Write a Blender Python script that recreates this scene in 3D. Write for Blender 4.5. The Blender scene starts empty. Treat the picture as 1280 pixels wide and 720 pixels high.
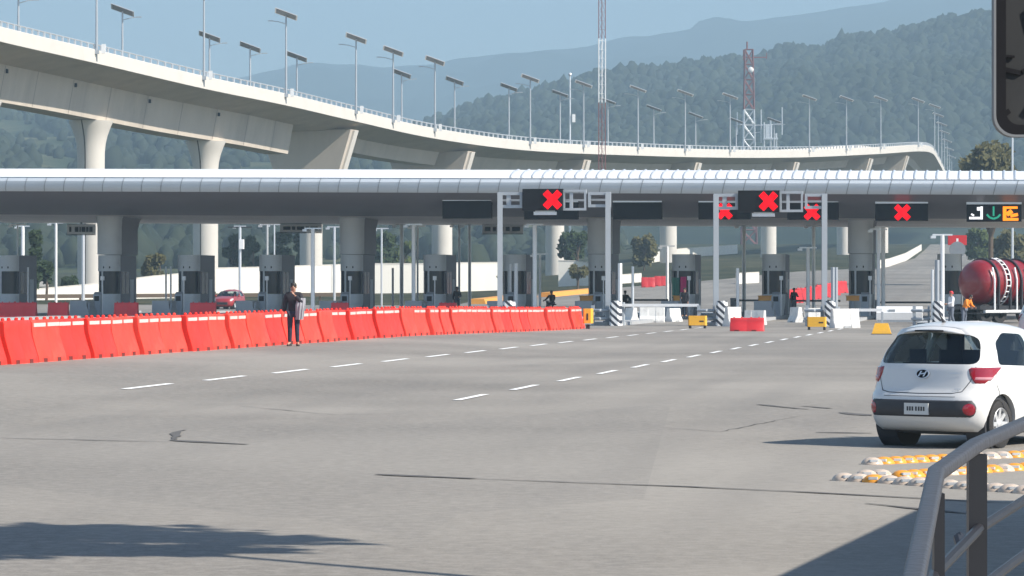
import bpy, bmesh, math, random
import numpy as np
from mathutils import Vector, Matrix, noise
random.seed(7); np.random.seed(7)
R = math.radians
SC = bpy.context.scene
COL = SC.collection
PI = math.pi
F = 4068.0            # focal length in photo pixels (1280 wide)
EYE = 2.0; HZ = 356.0 # eye height, horizon row
TH = math.atan(630/F) # heading of the toll lanes, to the right of the view
LS, LC = math.sin(TH), math.cos(TH)

def sstep(a, b, x):
    t = min(1, max(0, (x-a)/(b-a))); return t*t*(3-2*t)
def to_uv(X, Y): return X*LC - Y*LS, X*LS + Y*LC
def to_xy(u, v): return u*LC + v*LS, -u*LS + v*LC
def gz(X, Y):
    """height of the ground"""
    u, v = to_uv(X, Y)
    z = 0.25*sstep(-13.5, -21, u)*(1-sstep(105, 150, v))
    if Y > 230:
        w = sstep(-15, 35, X)
        z += (0.010+0.0100*w)*(Y-235)*sstep(230, 250, Y)
    return z
def P(px, py, Y): return Vector(((px-640)/F*Y, Y, EYE+(HZ-py)/F*Y))
def G(px, py):
    """the point of the ground seen at a photo pixel"""
    Y = 8.0
    while Y < 900:
        X = (px-640)/F*Y
        if EYE+(HZ-py)/F*Y <= gz(X, Y): break
        Y += 0.02 if Y < 60 else 0.1
    return Vector((X, Y, gz(X, Y)))
def GX(px, Y):
    X = (px-640)/F*Y; return Vector((X, Y, gz(X, Y)))
def W(u, v, z=0.0):
    X, Y = to_xy(u, v); return Vector((X, Y, gz(X, Y)+z))
ORD = ['first','second','third','fourth','fifth','sixth','seventh','eighth','ninth','tenth','eleventh','twelfth','thirteenth','fourteenth','fifteenth','sixteenth','seventeenth','eighteenth','nineteenth','twentieth','twenty-first','twenty-second','twenty-third','twenty-fourth','twenty-fifth','twenty-sixth','twenty-seventh','twenty-eighth','twenty-ninth','thirtieth']

# ------------------------------------------------------------------ materials
def new_mat(name):
    m = bpy.data.materials.new(name); m.use_nodes = True
    nt = m.node_tree; b = nt.nodes['Principled BSDF']; return m, nt, b
def mat(name, col, rough=.6, metal=0, var=.18, scale=3.0, bump=0.0, bscale=30, spec=.5, dirt=0.0, dirtcol=(.08,.07,.06), emit=None, estr=1, stretch=None, coat=0):
    m, nt, b = new_mat(name); N, L = nt.nodes, nt.links
    b.inputs['Roughness'].default_value = rough; b.inputs['Metallic'].default_value = metal
    b.inputs['Specular IOR Level'].default_value = spec; b.inputs['Coat Weight'].default_value = coat
    tc = N.new('ShaderNodeTexCoord'); src = tc.outputs['Object']
    if stretch:
        mp = N.new('ShaderNodeMapping'); mp.inputs['Scale'].default_value = stretch; L.new(src, mp.inputs[0]); src = mp.outputs[0]
    nz = N.new('ShaderNodeTexNoise'); nz.inputs['Scale'].default_value = scale; nz.inputs['Detail'].default_value = 6; nz.inputs['Roughness'].default_value = .65
    L.new(src, nz.inputs['Vector'])
    mx = N.new('ShaderNodeMix'); mx.data_type = 'RGBA'
    mx.inputs[6].default_value = (*[c*(1-var) for c in col], 1); mx.inputs[7].default_value = (*[min(1, c*(1+var)) for c in col], 1)
    L.new(nz.outputs['Fac'], mx.inputs[0]); out = mx.outputs[2]
    if dirt:
        n2 = N.new('ShaderNodeTexNoise'); n2.inputs['Scale'].default_value = scale*.6; n2.inputs['Detail'].default_value = 8; n2.inputs['Roughness'].default_value = .7
        L.new(src, n2.inputs['Vector'])
        rp = N.new('ShaderNodeMapRange'); rp.inputs[1].default_value = .52; rp.inputs[2].default_value = .72; rp.inputs[4].default_value = dirt
        L.new(n2.outputs['Fac'], rp.inputs[0])
        m2 = N.new('ShaderNodeMix'); m2.data_type = 'RGBA'; L.new(rp.outputs[0], m2.inputs[0]); L.new(out, m2.inputs[6]); m2.inputs[7].default_value = (*dirtcol, 1); out = m2.outputs[2]
    L.new(out, b.inputs['Base Color'])
    if bump:
        bn = N.new('ShaderNodeTexNoise'); bn.inputs['Scale'].default_value = bscale; bn.inputs['Detail'].default_value = 4; L.new(src, bn.inputs['Vector'])
        bp = N.new('ShaderNodeBump'); bp.inputs['Strength'].default_value = bump; bp.inputs['Distance'].default_value = .02; L.new(bn.outputs['Fac'], bp.inputs['Height']); L.new(bp.outputs[0], b.inputs['Normal'])
    if emit:
        b.inputs['Emission Color'].default_value = (*emit, 1); b.inputs['Emission Strength'].default_value = estr
    return m

def glass_mat(name, tint=(.5,.6,.6), alpha=.45):
    m, nt, b = new_mat(name); N, L = nt.nodes, nt.links
    tr = N.new('ShaderNodeBsdfTransparent'); tr.inputs[0].default_value = (*tint, 1)
    gl = N.new('ShaderNodeBsdfGlossy'); gl.inputs['Roughness'].default_value = .03; gl.inputs[0].default_value = (.9,.95,1,1)
    fr = N.new('ShaderNodeLayerWeight'); fr.inputs[0].default_value = .35
    mp = N.new('ShaderNodeMath'); mp.operation = 'MULTIPLY'; mp.inputs[1].default_value = .9; L.new(fr.outputs['Fresnel'], mp.inputs[0])
    mx = N.new('ShaderNodeMixShader'); L.new(mp.outputs[0], mx.inputs[0]); L.new(tr.outputs[0], mx.inputs[1]); L.new(gl.outputs[0], mx.inputs[2])
    L.new(mx.outputs[0], N['Material Output'].inputs['Surface']); return m

M = {}
M['concrete'] = mat('concrete', (.58,.51,.43), .85, var=.2, scale=.35, bump=.3, bscale=8, dirt=.5, dirtcol=(.36,.32,.28), stretch=(1,1,.25))
M['concrete_white'] = mat('pale_concrete', (.62,.585,.53), .8, var=.08, scale=.5, bump=.2, bscale=12, dirt=.2, dirtcol=(.4,.37,.33))
M['concrete_grey'] = mat('grey_concrete', (.36,.37,.375), .8, var=.12, scale=1.2, bump=.2, dirt=.3, dirtcol=(.22,.22,.22))
M['wall_white'] = mat('whitewash', (.74,.71,.64), .85, var=.07, scale=.6, dirt=.25, dirtcol=(.5,.46,.4), stretch=(1,1,.3))
M['roof_white'] = mat('white_roof_sheet', (.78,.79,.8), .45, var=.05, scale=.6, dirt=.12, dirtcol=(.5,.5,.5))
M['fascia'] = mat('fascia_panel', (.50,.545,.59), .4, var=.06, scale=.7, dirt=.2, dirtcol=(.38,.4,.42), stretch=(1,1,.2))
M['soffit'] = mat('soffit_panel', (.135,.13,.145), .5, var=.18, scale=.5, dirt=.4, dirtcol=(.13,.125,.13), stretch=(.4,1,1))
M['soffit_lit'] = mat('soffit_lit', (.72,.68,.64), .55, var=.12, scale=.5, dirt=.3, dirtcol=(.3,.28,.26))  # rear soffit made paler, bounce light off the ground put into the colour
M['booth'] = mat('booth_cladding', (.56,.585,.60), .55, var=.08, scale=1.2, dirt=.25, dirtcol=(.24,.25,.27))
M['booth_shade_side'] = mat('booth_shade_cladding', (.135,.13,.15), .55, var=.1, scale=1.2, dirt=.25, dirtcol=(.13,.13,.14))  # same cladding darkened, shade of the booth flanks put into the colour
M['dark_glass'] = mat('dark_glass', (.014,.017,.024), .22, var=.3, scale=1.5, spec=.28)
M['black'] = mat('black_plastic', (.010,.010,.012), .8, var=.3, spec=.15)
M['black_metal'] = mat('black_metal', (.022,.022,.026), .35, var=.3, scale=8)
M['rubber'] = mat('tyre_rubber', (.022,.021,.021), .85, var=.25, scale=9, bump=.3, bscale=60)
M['steel'] = mat('galvanised_steel', (.40,.43,.46), .5, metal=.3, var=.1, scale=4)
M['steel_grey'] = mat('grey_painted_steel', (.33,.36,.39), .5, metal=.1, var=.1, scale=2)
M['white'] = mat('white_paint', (.8,.8,.79), .5, var=.06, scale=2, dirt=.15, dirtcol=(.5,.48,.45))
M['road_paint'] = mat('road_paint', (.80,.80,.78), .7, var=.1, scale=5, dirt=.55, dirtcol=(.42,.41,.39))
M['orange_plastic'] = mat('orange_red_plastic', (.74,.022,.008), .5, var=.2, scale=2.2, dirt=.45, dirtcol=(.52,.075,.045), bump=.1, bscale=5)
M['orange_faded'] = mat('faded_orange_plastic', (.76,.042,.020), .55, var=.2, scale=2.2, dirt=.5, dirtcol=(.58,.13,.09), bump=.1, bscale=5)
M['red_plastic'] = mat('red_plastic', (.55,.02,.025), .45, var=.15, scale=2, dirt=.25, dirtcol=(.35,.05,.05))
M['reflective'] = mat('reflective_strip', (.60,.50,.46), .4, var=.1, scale=5, dirt=.25, dirtcol=(.6,.35,.3))
M['yellow'] = mat('yellow_paint', (.78,.42,.03), .5, var=.12, scale=3, dirt=.35, dirtcol=(.4,.25,.08))
M['orange_paint'] = mat('orange_kerb_paint', (.75,.33,.05), .6, var=.12, scale=1)
M['led_red'] = mat('red_led', (.05,0,0), 1, spec=0, emit=(1,.0,.008), estr=.95)
M['led_white'] = mat('white_led', (.3,.3,.3), .5, emit=(.9,.9,.95), estr=.8)
M['led_green'] = mat('green_led', (0,.1,.05), .5, emit=(.02,.35,.22), estr=.55)
M['led_orange'] = mat('orange_led', (.05,.02,0), 1, spec=0, emit=(1,.24,.01), estr=1.1)
M['solar'] = mat('solar_cells', (.018,.028,.055), .25, var=.3, scale=8)
M['panel_back'] = mat('panel_backing', (.20,.22,.24), .6, var=.2)
M['alu'] = mat('aluminium', (.66,.68,.70), .4, metal=.5, var=.08)
M['bark'] = mat('bark', (.11,.08,.055), .9, var=.3, scale=6, bump=.5)
M['red_paint'] = mat('red_tank_paint', (.21,.006,.011), .32, var=.2, scale=1.5, coat=.3, dirt=.2, dirtcol=(.14,.02,.02))
M['mast_red'] = mat('mast_red', (.22,.085,.085), .6, var=.1)
M['skin'] = mat('skin', (.40,.22,.15), .55, var=.1, scale=20)
M['hair'] = mat('black_hair', (.018,.014,.012), .6, var=.3, scale=30)
M['dark_cloth'] = mat('dark_cloth', (.018,.016,.022), .9, var=.3, scale=20)
M['navy_cloth'] = mat('navy_cloth', (.022,.024,.045), .9, var=.3, scale=20)
M['grey_cloth'] = mat('grey_cloth', (.30,.30,.32), .9, var=.25, scale=14)
M['white_cloth'] = mat('white_cloth', (.72,.72,.74), .9, var=.1, scale=14)
M['jeans'] = mat('grey_denim', (.13,.15,.19), .9, var=.25, scale=14)
M['orange_cloth'] = mat('orange_cloth', (.85,.26,.02), .8, var=.1, scale=14)
M['pink_cloth'] = mat('pink_cloth', (.62,.02,.17), .8, var=.15, scale=5)
M['green_cloth'] = mat('green_cloth', (.03,.17,.12), .8, var=.15, scale=5)
M['shoe'] = mat('shoe_leather', (.03,.025,.022), .5, var=.2)
M['car_white'] = mat('white_car_paint', (.62,.615,.60), .28, var=.015, scale=1, coat=.6)
M['car_red'] = mat('red_car_paint', (.33,.03,.035), .3, var=.05, scale=1, coat=.5)
M['car_silver'] = mat('silver_car_paint', (.52,.53,.54), .3, metal=.3, var=.03, scale=1, coat=.5)
M['car_grey'] = mat('grey_black_trim', (.03,.032,.038), .55, var=.15, scale=10)
M['seat_cloth'] = mat('seat_cloth', (.03,.03,.034), .9, var=.2, scale=10)
M['lens_red'] = mat('red_lens', (.26,.010,.022), .12, var=.25, scale=6, coat=.5)
M['lens_pale'] = mat('pale_lens', (.50,.22,.24), .12, var=.2, scale=9, coat=.5)
M['lens_clear'] = mat('clear_lens', (.7,.72,.75), .1, var=.1, coat=.5)
M['plate'] = mat('plate_sheet', (.55,.56,.55), .5, var=.12, scale=12)
M['rim'] = mat('alloy', (.62,.63,.64), .35, metal=.5, var=.08)
M['car_glass'] = glass_mat('tinted_glass', (.64,.72,.71))
M['blue_glass'] = mat('blue_windscreen', (.06,.13,.19), .06, var=.2, spec=.8)
M['stud_white'] = mat('pale_stud', (.50,.41,.33), .38, var=.35, scale=9, dirt=.75, dirtcol=(.16,.1,.06))
M['stud_yellow'] = mat('yellow_stud', (.70,.29,.025), .38, var=.15, scale=9, dirt=.4, dirtcol=(.35,.17,.05))
M['slot_red'] = mat('dark_red_slot', (.14,.012,.008), .8, var=.3)
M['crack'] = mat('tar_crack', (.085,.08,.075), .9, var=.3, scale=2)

def stripe_mat():
    m, nt, b = new_mat('chevron_stripes'); N, L = nt.nodes, nt.links
    tc = N.new('ShaderNodeTexCoord'); sp = N.new('ShaderNodeSeparateXYZ'); L.new(tc.outputs['Object'], sp.inputs[0])
    ab = N.new('ShaderNodeMath'); ab.operation = 'ABSOLUTE'; L.new(sp.outputs['X'], ab.inputs[0])
    ml = N.new('ShaderNodeMath'); ml.operation = 'MULTIPLY_ADD'; ml.inputs[1].default_value = .9; L.new(sp.outputs['X'], ml.inputs[0]); L.new(sp.outputs['Z'], ml.inputs[2])
    md = N.new('ShaderNodeMath'); md.operation = 'MODULO'; md.inputs[1].default_value = .34
    ad = N.new('ShaderNodeMath'); ad.operation = 'ADD'; ad.inputs[1].default_value = 3.4; L.new(ml.outputs[0], ad.inputs[0]); L.new(ad.outputs[0], md.inputs[0])
    gt = N.new('ShaderNodeMath'); gt.operation = 'GREATER_THAN'; gt.inputs[1].default_value = .16; L.new(md.outputs[0], gt.inputs[0])
    mx = N.new('ShaderNodeMix'); mx.data_type = 'RGBA'; L.new(gt.outputs[0], mx.inputs[0]); mx.inputs[6].default_value = (.03,.035,.05,1); mx.inputs[7].default_value = (.72,.73,.73,1)
    L.new(mx.outputs[2], b.inputs['Base Color']); b.inputs['Roughness'].default_value = .55; return m
M['stripes'] = stripe_mat()

def leaf_mat(name, a, c, sc=.35, ri=.55):
    m, nt, b = new_mat(name); N, L = nt.nodes, nt.links
    g = N.new('ShaderNodeNewGeometry'); tc = N.new('ShaderNodeTexCoord')
    nz = N.new('ShaderNodeTexNoise'); nz.inputs['Scale'].default_value = sc; nz.inputs['Detail'].default_value = 5; L.new(tc.outputs['Object'], nz.inputs['Vector'])
    ad = N.new('ShaderNodeMath'); ad.operation = 'MULTIPLY_ADD'; ad.inputs[1].default_value = ri; L.new(g.outputs['Random Per Island'], ad.inputs[0])
    sb = N.new('ShaderNodeMath'); sb.operation = 'MULTIPLY_ADD'; sb.inputs[1].default_value = 1.3; sb.inputs[2].default_value = -.4; L.new(nz.outputs['Fac'], sb.inputs[0]); L.new(sb.outputs[0], ad.inputs[2])
    mx = N.new('ShaderNodeMix'); mx.data_type = 'RGBA'; mx.inputs[6].default_value = (*a,1); mx.inputs[7].default_value = (*c,1); L.new(ad.outputs[0], mx.inputs[0])
    L.new(mx.outputs[2], b.inputs['Base Color']); b.inputs['Roughness'].default_value = .75; b.inputs['Specular IOR Level'].default_value = .2
    return m
M['leaf'] = leaf_mat('leaves', (.025,.045,.014), (.10,.125,.035))
M['leaf_dark'] = leaf_mat('dark_leaves', (.012,.026,.012), (.045,.07,.025))
M['leaf_olive'] = leaf_mat('olive_leaves', (.05,.05,.02), (.13,.12,.05))
M['forest'] = leaf_mat('forest_leaves', (.008,.015,.010), (.034,.045,.022), .018, .45)

def terrain_mat(name, cols, sc):
    m, nt, b = new_mat(name); N, L = nt.nodes, nt.links
    tc = N.new('ShaderNodeTexCoord')
    nz = N.new('ShaderNodeTexNoise'); nz.inputs['Scale'].default_value = sc; nz.inputs['Detail'].default_value = 9; nz.inputs['Roughness'].default_value = .62; L.new(tc.outputs['Object'], nz.inputs['Vector'])
    cr = N.new('ShaderNodeValToRGB'); L.new(nz.outputs['Fac'], cr.inputs[0])
    el = cr.color_ramp.elements
    el[0].position = cols[0][0]; el[0].color = (*cols[0][1],1); el[1].position = cols[-1][0]; el[1].color = (*cols[-1][1],1)
    for p, c in cols[1:-1]:
        e = el.new(p); e.color = (*c,1)
    L.new(cr.outputs[0], b.inputs['Base Color']); b.inputs['Roughness'].default_value = .95; b.inputs['Specular IOR Level'].default_value = .1; return m
M['hill'] = terrain_mat('hill_forest_floor', [(.35,(.010,.018,.010)),(.65,(.035,.046,.02))], .02)
M['valley'] = terrain_mat('valley_fields', [(.38,(.014,.025,.014)),(.5,(.035,.05,.024)),(.58,(.085,.09,.045)),(.72,(.16,.15,.085))], .012)
M['far_hill'] = terrain_mat('far_forest', [(.35,(.008,.016,.010)),(.65,(.028,.04,.022))], .012)
M['verge'] = terrain_mat('dry_grass', [(.35,(.02,.03,.016)),(.55,(.055,.058,.032)),(.7,(.11,.10,.06))], .08)

def pavement_mat():
    m, nt, b = new_mat('worn_pavement'); N, L = nt.nodes, nt.links
    tc = N.new('ShaderNodeTexCoord'); O = tc.outputs['Object']
    def nzn(s, d=6, r=.6, st=None):
        n = N.new('ShaderNodeTexNoise'); n.inputs['Scale'].default_value = s; n.inputs['Detail'].default_value = d; n.inputs['Roughness'].default_value = r
        src = O
        if st:
            mp = N.new('ShaderNodeMapping'); mp.inputs['Scale'].default_value = st; mp.inputs['Rotation'].default_value = (0,0,TH); L.new(O, mp.inputs[0]); src = mp.outputs[0]
        L.new(src, n.inputs['Vector']); return n.outputs['Fac']
    def mixc(f, a, c):
        mx = N.new('ShaderNodeMix'); mx.data_type = 'RGBA'; L.new(f, mx.inputs[0])
        for i, q in ((6,a),(7,c)):
            if isinstance(q, tuple): mx.inputs[i].default_value = (*q,1)
            else: L.new(q, mx.inputs[i])
        return mx.outputs[2]
    def rng(f, a, c, hi=1.0):
        r = N.new('ShaderNodeMapRange'); r.inputs[1].default_value = a; r.inputs[2].default_value = c; r.inputs[4].default_value = hi; L.new(f, r.inputs[0]); return r.outputs[0]
    base = mixc(rng(nzn(.13, 6, .6), .34, .66), (.135,.121,.104), (.235,.213,.184))
    base = mixc(rng(nzn(.5, 6, .65, (1,.12,1)), .48, .72, .6), base, (.130,.121,.110))   # tyre-darkened streaks along the lanes
    base = mixc(rng(nzn(.045, 3, .5), .47, .58, .5), base, (.335,.308,.268))              # worn pale patches
    base = mixc(rng(nzn(1.6, 8, .7), .58, .72, .5), base, (.13,.122,.113))                 # oil spots
    sp = N.new('ShaderNodeTexVoronoi'); sp.inputs['Scale'].default_value = .16; sp.feature = 'F1'; mpv = N.new('ShaderNodeMapping'); mpv.inputs['Rotation'].default_value = (0,0,TH); mpv.inputs['Scale'].default_value = (1,.35,1); L.new(O, mpv.inputs[0]); L.new(mpv.outputs[0], sp.inputs['Vector'])
    sx = N.new('ShaderNodeSeparateXYZ'); L.new(sp.outputs['Color'], sx.inputs[0]); base = mixc(rng(sx.outputs[0], .72, .74, .38), base, (.150,.139,.125))
    base = mixc(rng(nzn(7, 5, .7), .42, .64, .5), base, (.32,.295,.258))
    base = mixc(rng(nzn(5.3, 6, .75), .52, .68, .45), base, (.135,.125,.113))
    mpu = N.new('ShaderNodeMapping'); mpu.inputs['Rotation'].default_value = (0,0,TH); L.new(O, mpu.inputs[0]); su = N.new('ShaderNodeSeparateXYZ'); L.new(mpu.outputs[0], su.inputs[0])
    wob = N.new('ShaderNodeMath'); wob.operation = 'MULTIPLY_ADD'; wob.inputs[1].default_value = 2.2; L.new(nzn(.06, 3, .5), wob.inputs[0]); L.new(su.outputs['X'], wob.inputs[2])
    sn = N.new('ShaderNodeMath'); sn.operation = 'MULTIPLY'; sn.inputs[1].default_value = 2*PI/1.85; L.new(wob.outputs[0], sn.inputs[0]); si = N.new('ShaderNodeMath'); si.operation = 'SINE'; L.new(sn.outputs[0], si.inputs[0])
    tr = N.new('ShaderNodeMath'); tr.operation = 'MULTIPLY'; L.new(rng(si.outputs[0], -.2, 1, .8), tr.inputs[0]); L.new(rng(nzn(.09, 5, .6, (1,.25,1)), .42, .66, .5), tr.inputs[1])
    base = mixc(tr.outputs[0], base, (.115,.107,.098))                                     # wheel paths
    base = mixc(rng(nzn(45, 3, .7), .35, .7, .35), base, (.34,.33,.31))                   # grit
    base = mixc(rng(nzn(70, 2, .7), .55, .7, .4), base, (.14,.135,.13))
    L.new(base, b.inputs['Base Color']); b.inputs['Roughness'].default_value = .88; b.inputs['Specular IOR Level'].default_value = .25
    bp = N.new('ShaderNodeBump'); bp.inputs['Strength'].default_value = .35; bp.inputs['Distance'].default_value = .01; L.new(nzn(60, 4, .7), bp.inputs['Height']); L.new(bp.outputs[0], b.inputs['Normal'])
    return m
M['pavement'] = pavement_mat()

# ------------------------------------------------------------------ mesh builder
class MB:
    def __init__(s): s.v = []; s.f = []; s.mi = []; s.mats = []; s.cur = 0; s.T = Matrix.Identity(4)
    def m(s, name):
        mm = M[name]
        if mm not in s.mats: s.mats.append(mm)
        s.cur = s.mats.index(mm); return s
    def add(s, vs, fs):
        b = len(s.v); s.v += [tuple(s.T @ Vector(p)) for p in vs]
        for f in fs: s.f.append(tuple(b+i for i in f)); s.mi.append(s.cur)
        return s
    def box(s, x0, x1, y0, y1, z0, z1, T=None, bev=0):
        if bev:
            return s.prism([(x0+bev,y0),(x1-bev,y0),(x1,y0+bev),(x1,y1-bev),(x1-bev,y1),(x0+bev,y1),(x0,y1-bev),(x0,y0+bev)], z0, z1, T)
        vs = [(x,y,z) for z in (z0,z1) for y in (y0,y1) for x in (x0,x1)]
        if T: vs = [T @ Vector(p) for p in vs]
        return s.add(vs, [(0,2,3,1),(4,5,7,6),(0,1,5,4),(2,6,7,3),(0,4,6,2),(1,3,7,5)])
    def prism(s, poly, z0, z1, T=None, top=None):
        n = len(poly); top = top or poly
        vs = [(x,y,z0) for x,y in poly] + [(x,y,z1) for x,y in top]
        if T: vs = [T @ Vector(p) for p in vs]
        return s.add(vs, [tuple(range(n-1,-1,-1)), tuple(range(n,2*n))] + [(i,(i+1)%n,n+(i+1)%n,n+i) for i in range(n)])
    def loft(s, rings, cap=True, closed=True):
        n = len(rings[0]); vs = [p for r in rings for p in r]; fs = []
        for k in range(len(rings)-1):
            for i in range(n if closed else n-1):
                j = (i+1) % n; fs.append((k*n+i, k*n+j, (k+1)*n+j, (k+1)*n+i))
        if cap and closed: fs += [tuple(range(n-1,-1,-1)), tuple(range((len(rings)-1)*n, len(rings)*n))]
        return s.add(vs, fs)
    def tube(s, pts, r, n=8, cap=True):
        pts = [Vector(p) for p in pts]; rs = r if isinstance(r, (list,tuple)) else [r]*len(pts); rings = []
        up = None
        for i, p in enumerate(pts):
            t = (pts[min(i+1,len(pts)-1)]-pts[max(i-1,0)]).normalized()
            if up is None: up = Vector((0,0,1)) if abs(t.z) < .9 else Vector((1,0,0))
            a = up - t*up.dot(t)
            if a.length < 1e-4: a = t.orthogonal()
            a.normalize(); up = a; b = t.cross(a)
            rings.append([p + (a*math.cos(2*PI*k/n)+b*math.sin(2*PI*k/n))*rs[i] for k in range(n)])
        return s.loft(rings, cap)
    def bar(s, pts, w, h):
        """rectangular bar along a path, w across (horizontal), h tall"""
        pts = [Vector(p) for p in pts]; rings = []
        for i, p in enumerate(pts):
            t = (pts[min(i+1,len(pts)-1)]-pts[max(i-1,0)]).normalized()
            side = t.cross(Vector((0,0,1)))
            if side.length < 1e-3: side = Vector((1,0,0))
            side.normalize(); up = side.cross(t)
            rings.append([p-side*w/2-up*h/2, p+side*w/2-up*h/2, p+side*w/2+up*h/2, p-side*w/2+up*h/2])
        return s.loft(rings)
    def lathe(s, prof, n=16, T=None, c=(0,0)):
        rings = [[(c[0]+r*math.cos(2*PI*k/n), c[1]+r*math.sin(2*PI*k/n), z) for k in range(n)] for r, z in prof]
        if T: rings = [[T @ Vector(p) for p in r] for r in rings]
        return s.loft(rings)
    def sphere(s, c, r, n=10, k=6):
        rx, ry, rz = r if isinstance(r, tuple) else (r,r,r)
        return s.loft([[(c[0]+rx*math.sin(PI*j/k)*math.cos(2*PI*i/n), c[1]+ry*math.sin(PI*j/k)*math.sin(2*PI*i/n), c[2]-rz*math.cos(PI*j/k)) for i in range(n)] for j in [.12]+list(range(1,k))+[k-.12]])
    def build(s, name, mname=None, parent=None, smooth=False, loc=None, rotz=0, angle=40, recalc=True):
        me = bpy.data.meshes.new(name); me.from_pydata(s.v, [], s.f)
        if mname: me.materials.append(M[mname])
        else:
            for mm in s.mats: me.materials.append(mm)
            me.polygons.foreach_set('material_index', s.mi)
        if recalc:
            bm = bmesh.new(); bm.from_mesh(me); bmesh.ops.recalc_face_normals(bm, faces=bm.faces); bm.to_mesh(me); bm.free()
        if smooth:
            me.polygons.foreach_set('use_smooth', [True]*len(me.polygons)); me.set_sharp_from_angle(angle=R(angle))
        me.update()
        return link(name, me, parent, loc, rotz)
def link(name, me, parent=None, loc=None, rotz=0):
    o = bpy.data.objects.new(name, me); COL.objects.link(o)
    if parent: o.parent = parent
    if loc is not None: o.location = loc
    if rotz: o.rotation_euler = (0,0,rotz)
    return o
def thing(name, label, cat, loc=(0,0,0), rotz=0, group=None):
    o = link(name, None, None, loc, rotz); return tag(o, label, cat, group)
def tag(o, label, cat, group=None):
    o['label'] = label; o['category'] = cat
    if group: o['group'] = group
    return o
def kind(o, k): o['kind'] = k; return o
def dup(root, loc=None, rotz=None, label=None, group=None, swap=None):
    def cp(o, par):
        c = o.copy(); COL.objects.link(c)
        if par: c.parent = par
        for ch in [x for x in o.children]: cp(ch, c)
        return c
    r = cp(root, None)
    if loc is not None: r.location = loc
    if rotz is not None: r.rotation_euler = (0,0,rotz)
    if label: r['label'] = label
    if group: r['group'] = group
    return r
def apply_mods(o):
    dg = bpy.context.evaluated_depsgraph_get(); dg.update()
    me = bpy.data.meshes.new_from_object(o.evaluated_get(dg)); o.modifiers.clear(); old = o.data; o.data = me; return o
def mesh_np(name, V, Fq, mname, smooth=False):
    """fast mesh: V (n,3), Fq (m,k) all same side count"""
    me = bpy.data.meshes.new(name); V = np.asarray(V, dtype=np.float32); Fq = np.asarray(Fq, dtype=np.int32); k = Fq.shape[1]
    me.vertices.add(len(V)); me.vertices.foreach_set('co', V.ravel())
    me.loops.add(Fq.size); me.loops.foreach_set('vertex_index', Fq.ravel())
    me.polygons.add(len(Fq)); me.polygons.foreach_set('loop_start', np.arange(len(Fq), dtype=np.int32)*k)
    if smooth: me.polygons.foreach_set('use_smooth', np.ones(len(Fq), dtype=bool))
    me.materials.append(M[mname]); me.update(calc_edges=True); me.validate(); return me
EXPOSURE = 0.90; HAZE = 3.3e-4; HAZE_COL = (.43,.60,.73)
# ------------------------------------------------------------------ world, sun, camera
SUN_DIR = Vector((.905, -.425, 0)).normalized()     # towards the sun, horizontally
SUN_EL = R(38)
w = bpy.data.worlds.new('World'); SC.world = w; w.use_nodes = True
nt = w.node_tree; sky = nt.nodes.new('ShaderNodeTexSky'); sky.sky_type = 'NISHITA'; sky.sun_disc = False
sky.sun_elevation = SUN_EL; sky.sun_rotation = math.atan2(SUN_DIR.x, SUN_DIR.y); sky.altitude = 1500; sky.air_density = 1.0; sky.dust_density = 1.0; sky.ozone_density = 1.0
nt.links.new(sky.outputs[0], nt.nodes['Background'].inputs[0]); nt.nodes['Background'].inputs[1].default_value = .105
sl = bpy.data.lights.new('sun', 'SUN'); sl.energy = 4.6; sl.angle = R(.5); sl.color = (1,.93,.83)
so = bpy.data.objects.new('sun', sl); COL.objects.link(so)
sdir = Vector((SUN_DIR.x*math.cos(SUN_EL), SUN_DIR.y*math.cos(SUN_EL), math.sin(SUN_EL)))
so.rotation_euler = sdir.to_track_quat('Z', 'Y').to_euler()
cam = bpy.data.cameras.new('camera'); cam.sensor_width = 36; cam.lens = 36*F/1280; cam.clip_end = 20000; cam.clip_start = .3
cam.shift_y = (HZ-360)/1280
co = bpy.data.objects.new('camera', cam); COL.objects.link(co); co.location = (0,0,EYE); co.rotation_euler = (R(90),0,0); SC.camera = co
SC.view_settings.view_transform = 'Standard'; SC.view_settings.look = 'None'; SC.view_settings.exposure = EXPOSURE; SC.view_settings.gamma = 1; SC.view_settings.use_curve_mapping = False
SC.cycles.use_denoising = True; SC.cycles.max_bounces = 6; SC.cycles.transparent_max_bounces = 12; SC.cycles.volume_bounces = 1

# ------------------------------------------------------------------ ground
def sheet(name, xs, ys, zf, mname):
    V = [(x, y, zf(x, y)) for y in ys for x in xs]; n = len(xs)
    Fq = [(j*n+i, j*n+i+1, (j+1)*n+i+1, (j+1)*n+i) for j in range(len(ys)-1) for i in range(n-1)]
    return kind(link(name, mesh_np(name, V, Fq, mname, True)), 'structure')
xs = sorted({float(x) for x in list(range(-3300,-300,300)) + list(range(-300,-80,20)) + list(range(-80,81,4)) + list(range(100,301,20)) + list(range(600,3301,300))})
ys = [float(y) for y in list(range(-60,400,4)) + list(range(400,960,20)) + [1000,1200,1600,2000,3000,4000,5200,7800]]
sheet('ground', xs, ys, lambda x, y: gz(x, min(y, 900))-.08, 'verge')
def uvsheet(name, us, vs, zf, mname):
    V = []; n = len(us)
    for v in vs:
        for u in us:
            x, y = to_xy(u, v); V.append((x, y, zf(x, y)))
    Fq = [(j*n+i, j*n+i+1, (j+1)*n+i+1, (j+1)*n+i) for j in range(len(vs)-1) for i in range(n-1)]
    return kind(link(name, mesh_np(name, V, Fq, mname, True)), 'structure')
uvsheet('plaza_pavement', np.linspace(-95, 45, 94), np.linspace(-10, 262, 182), gz, 'pavement')

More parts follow.
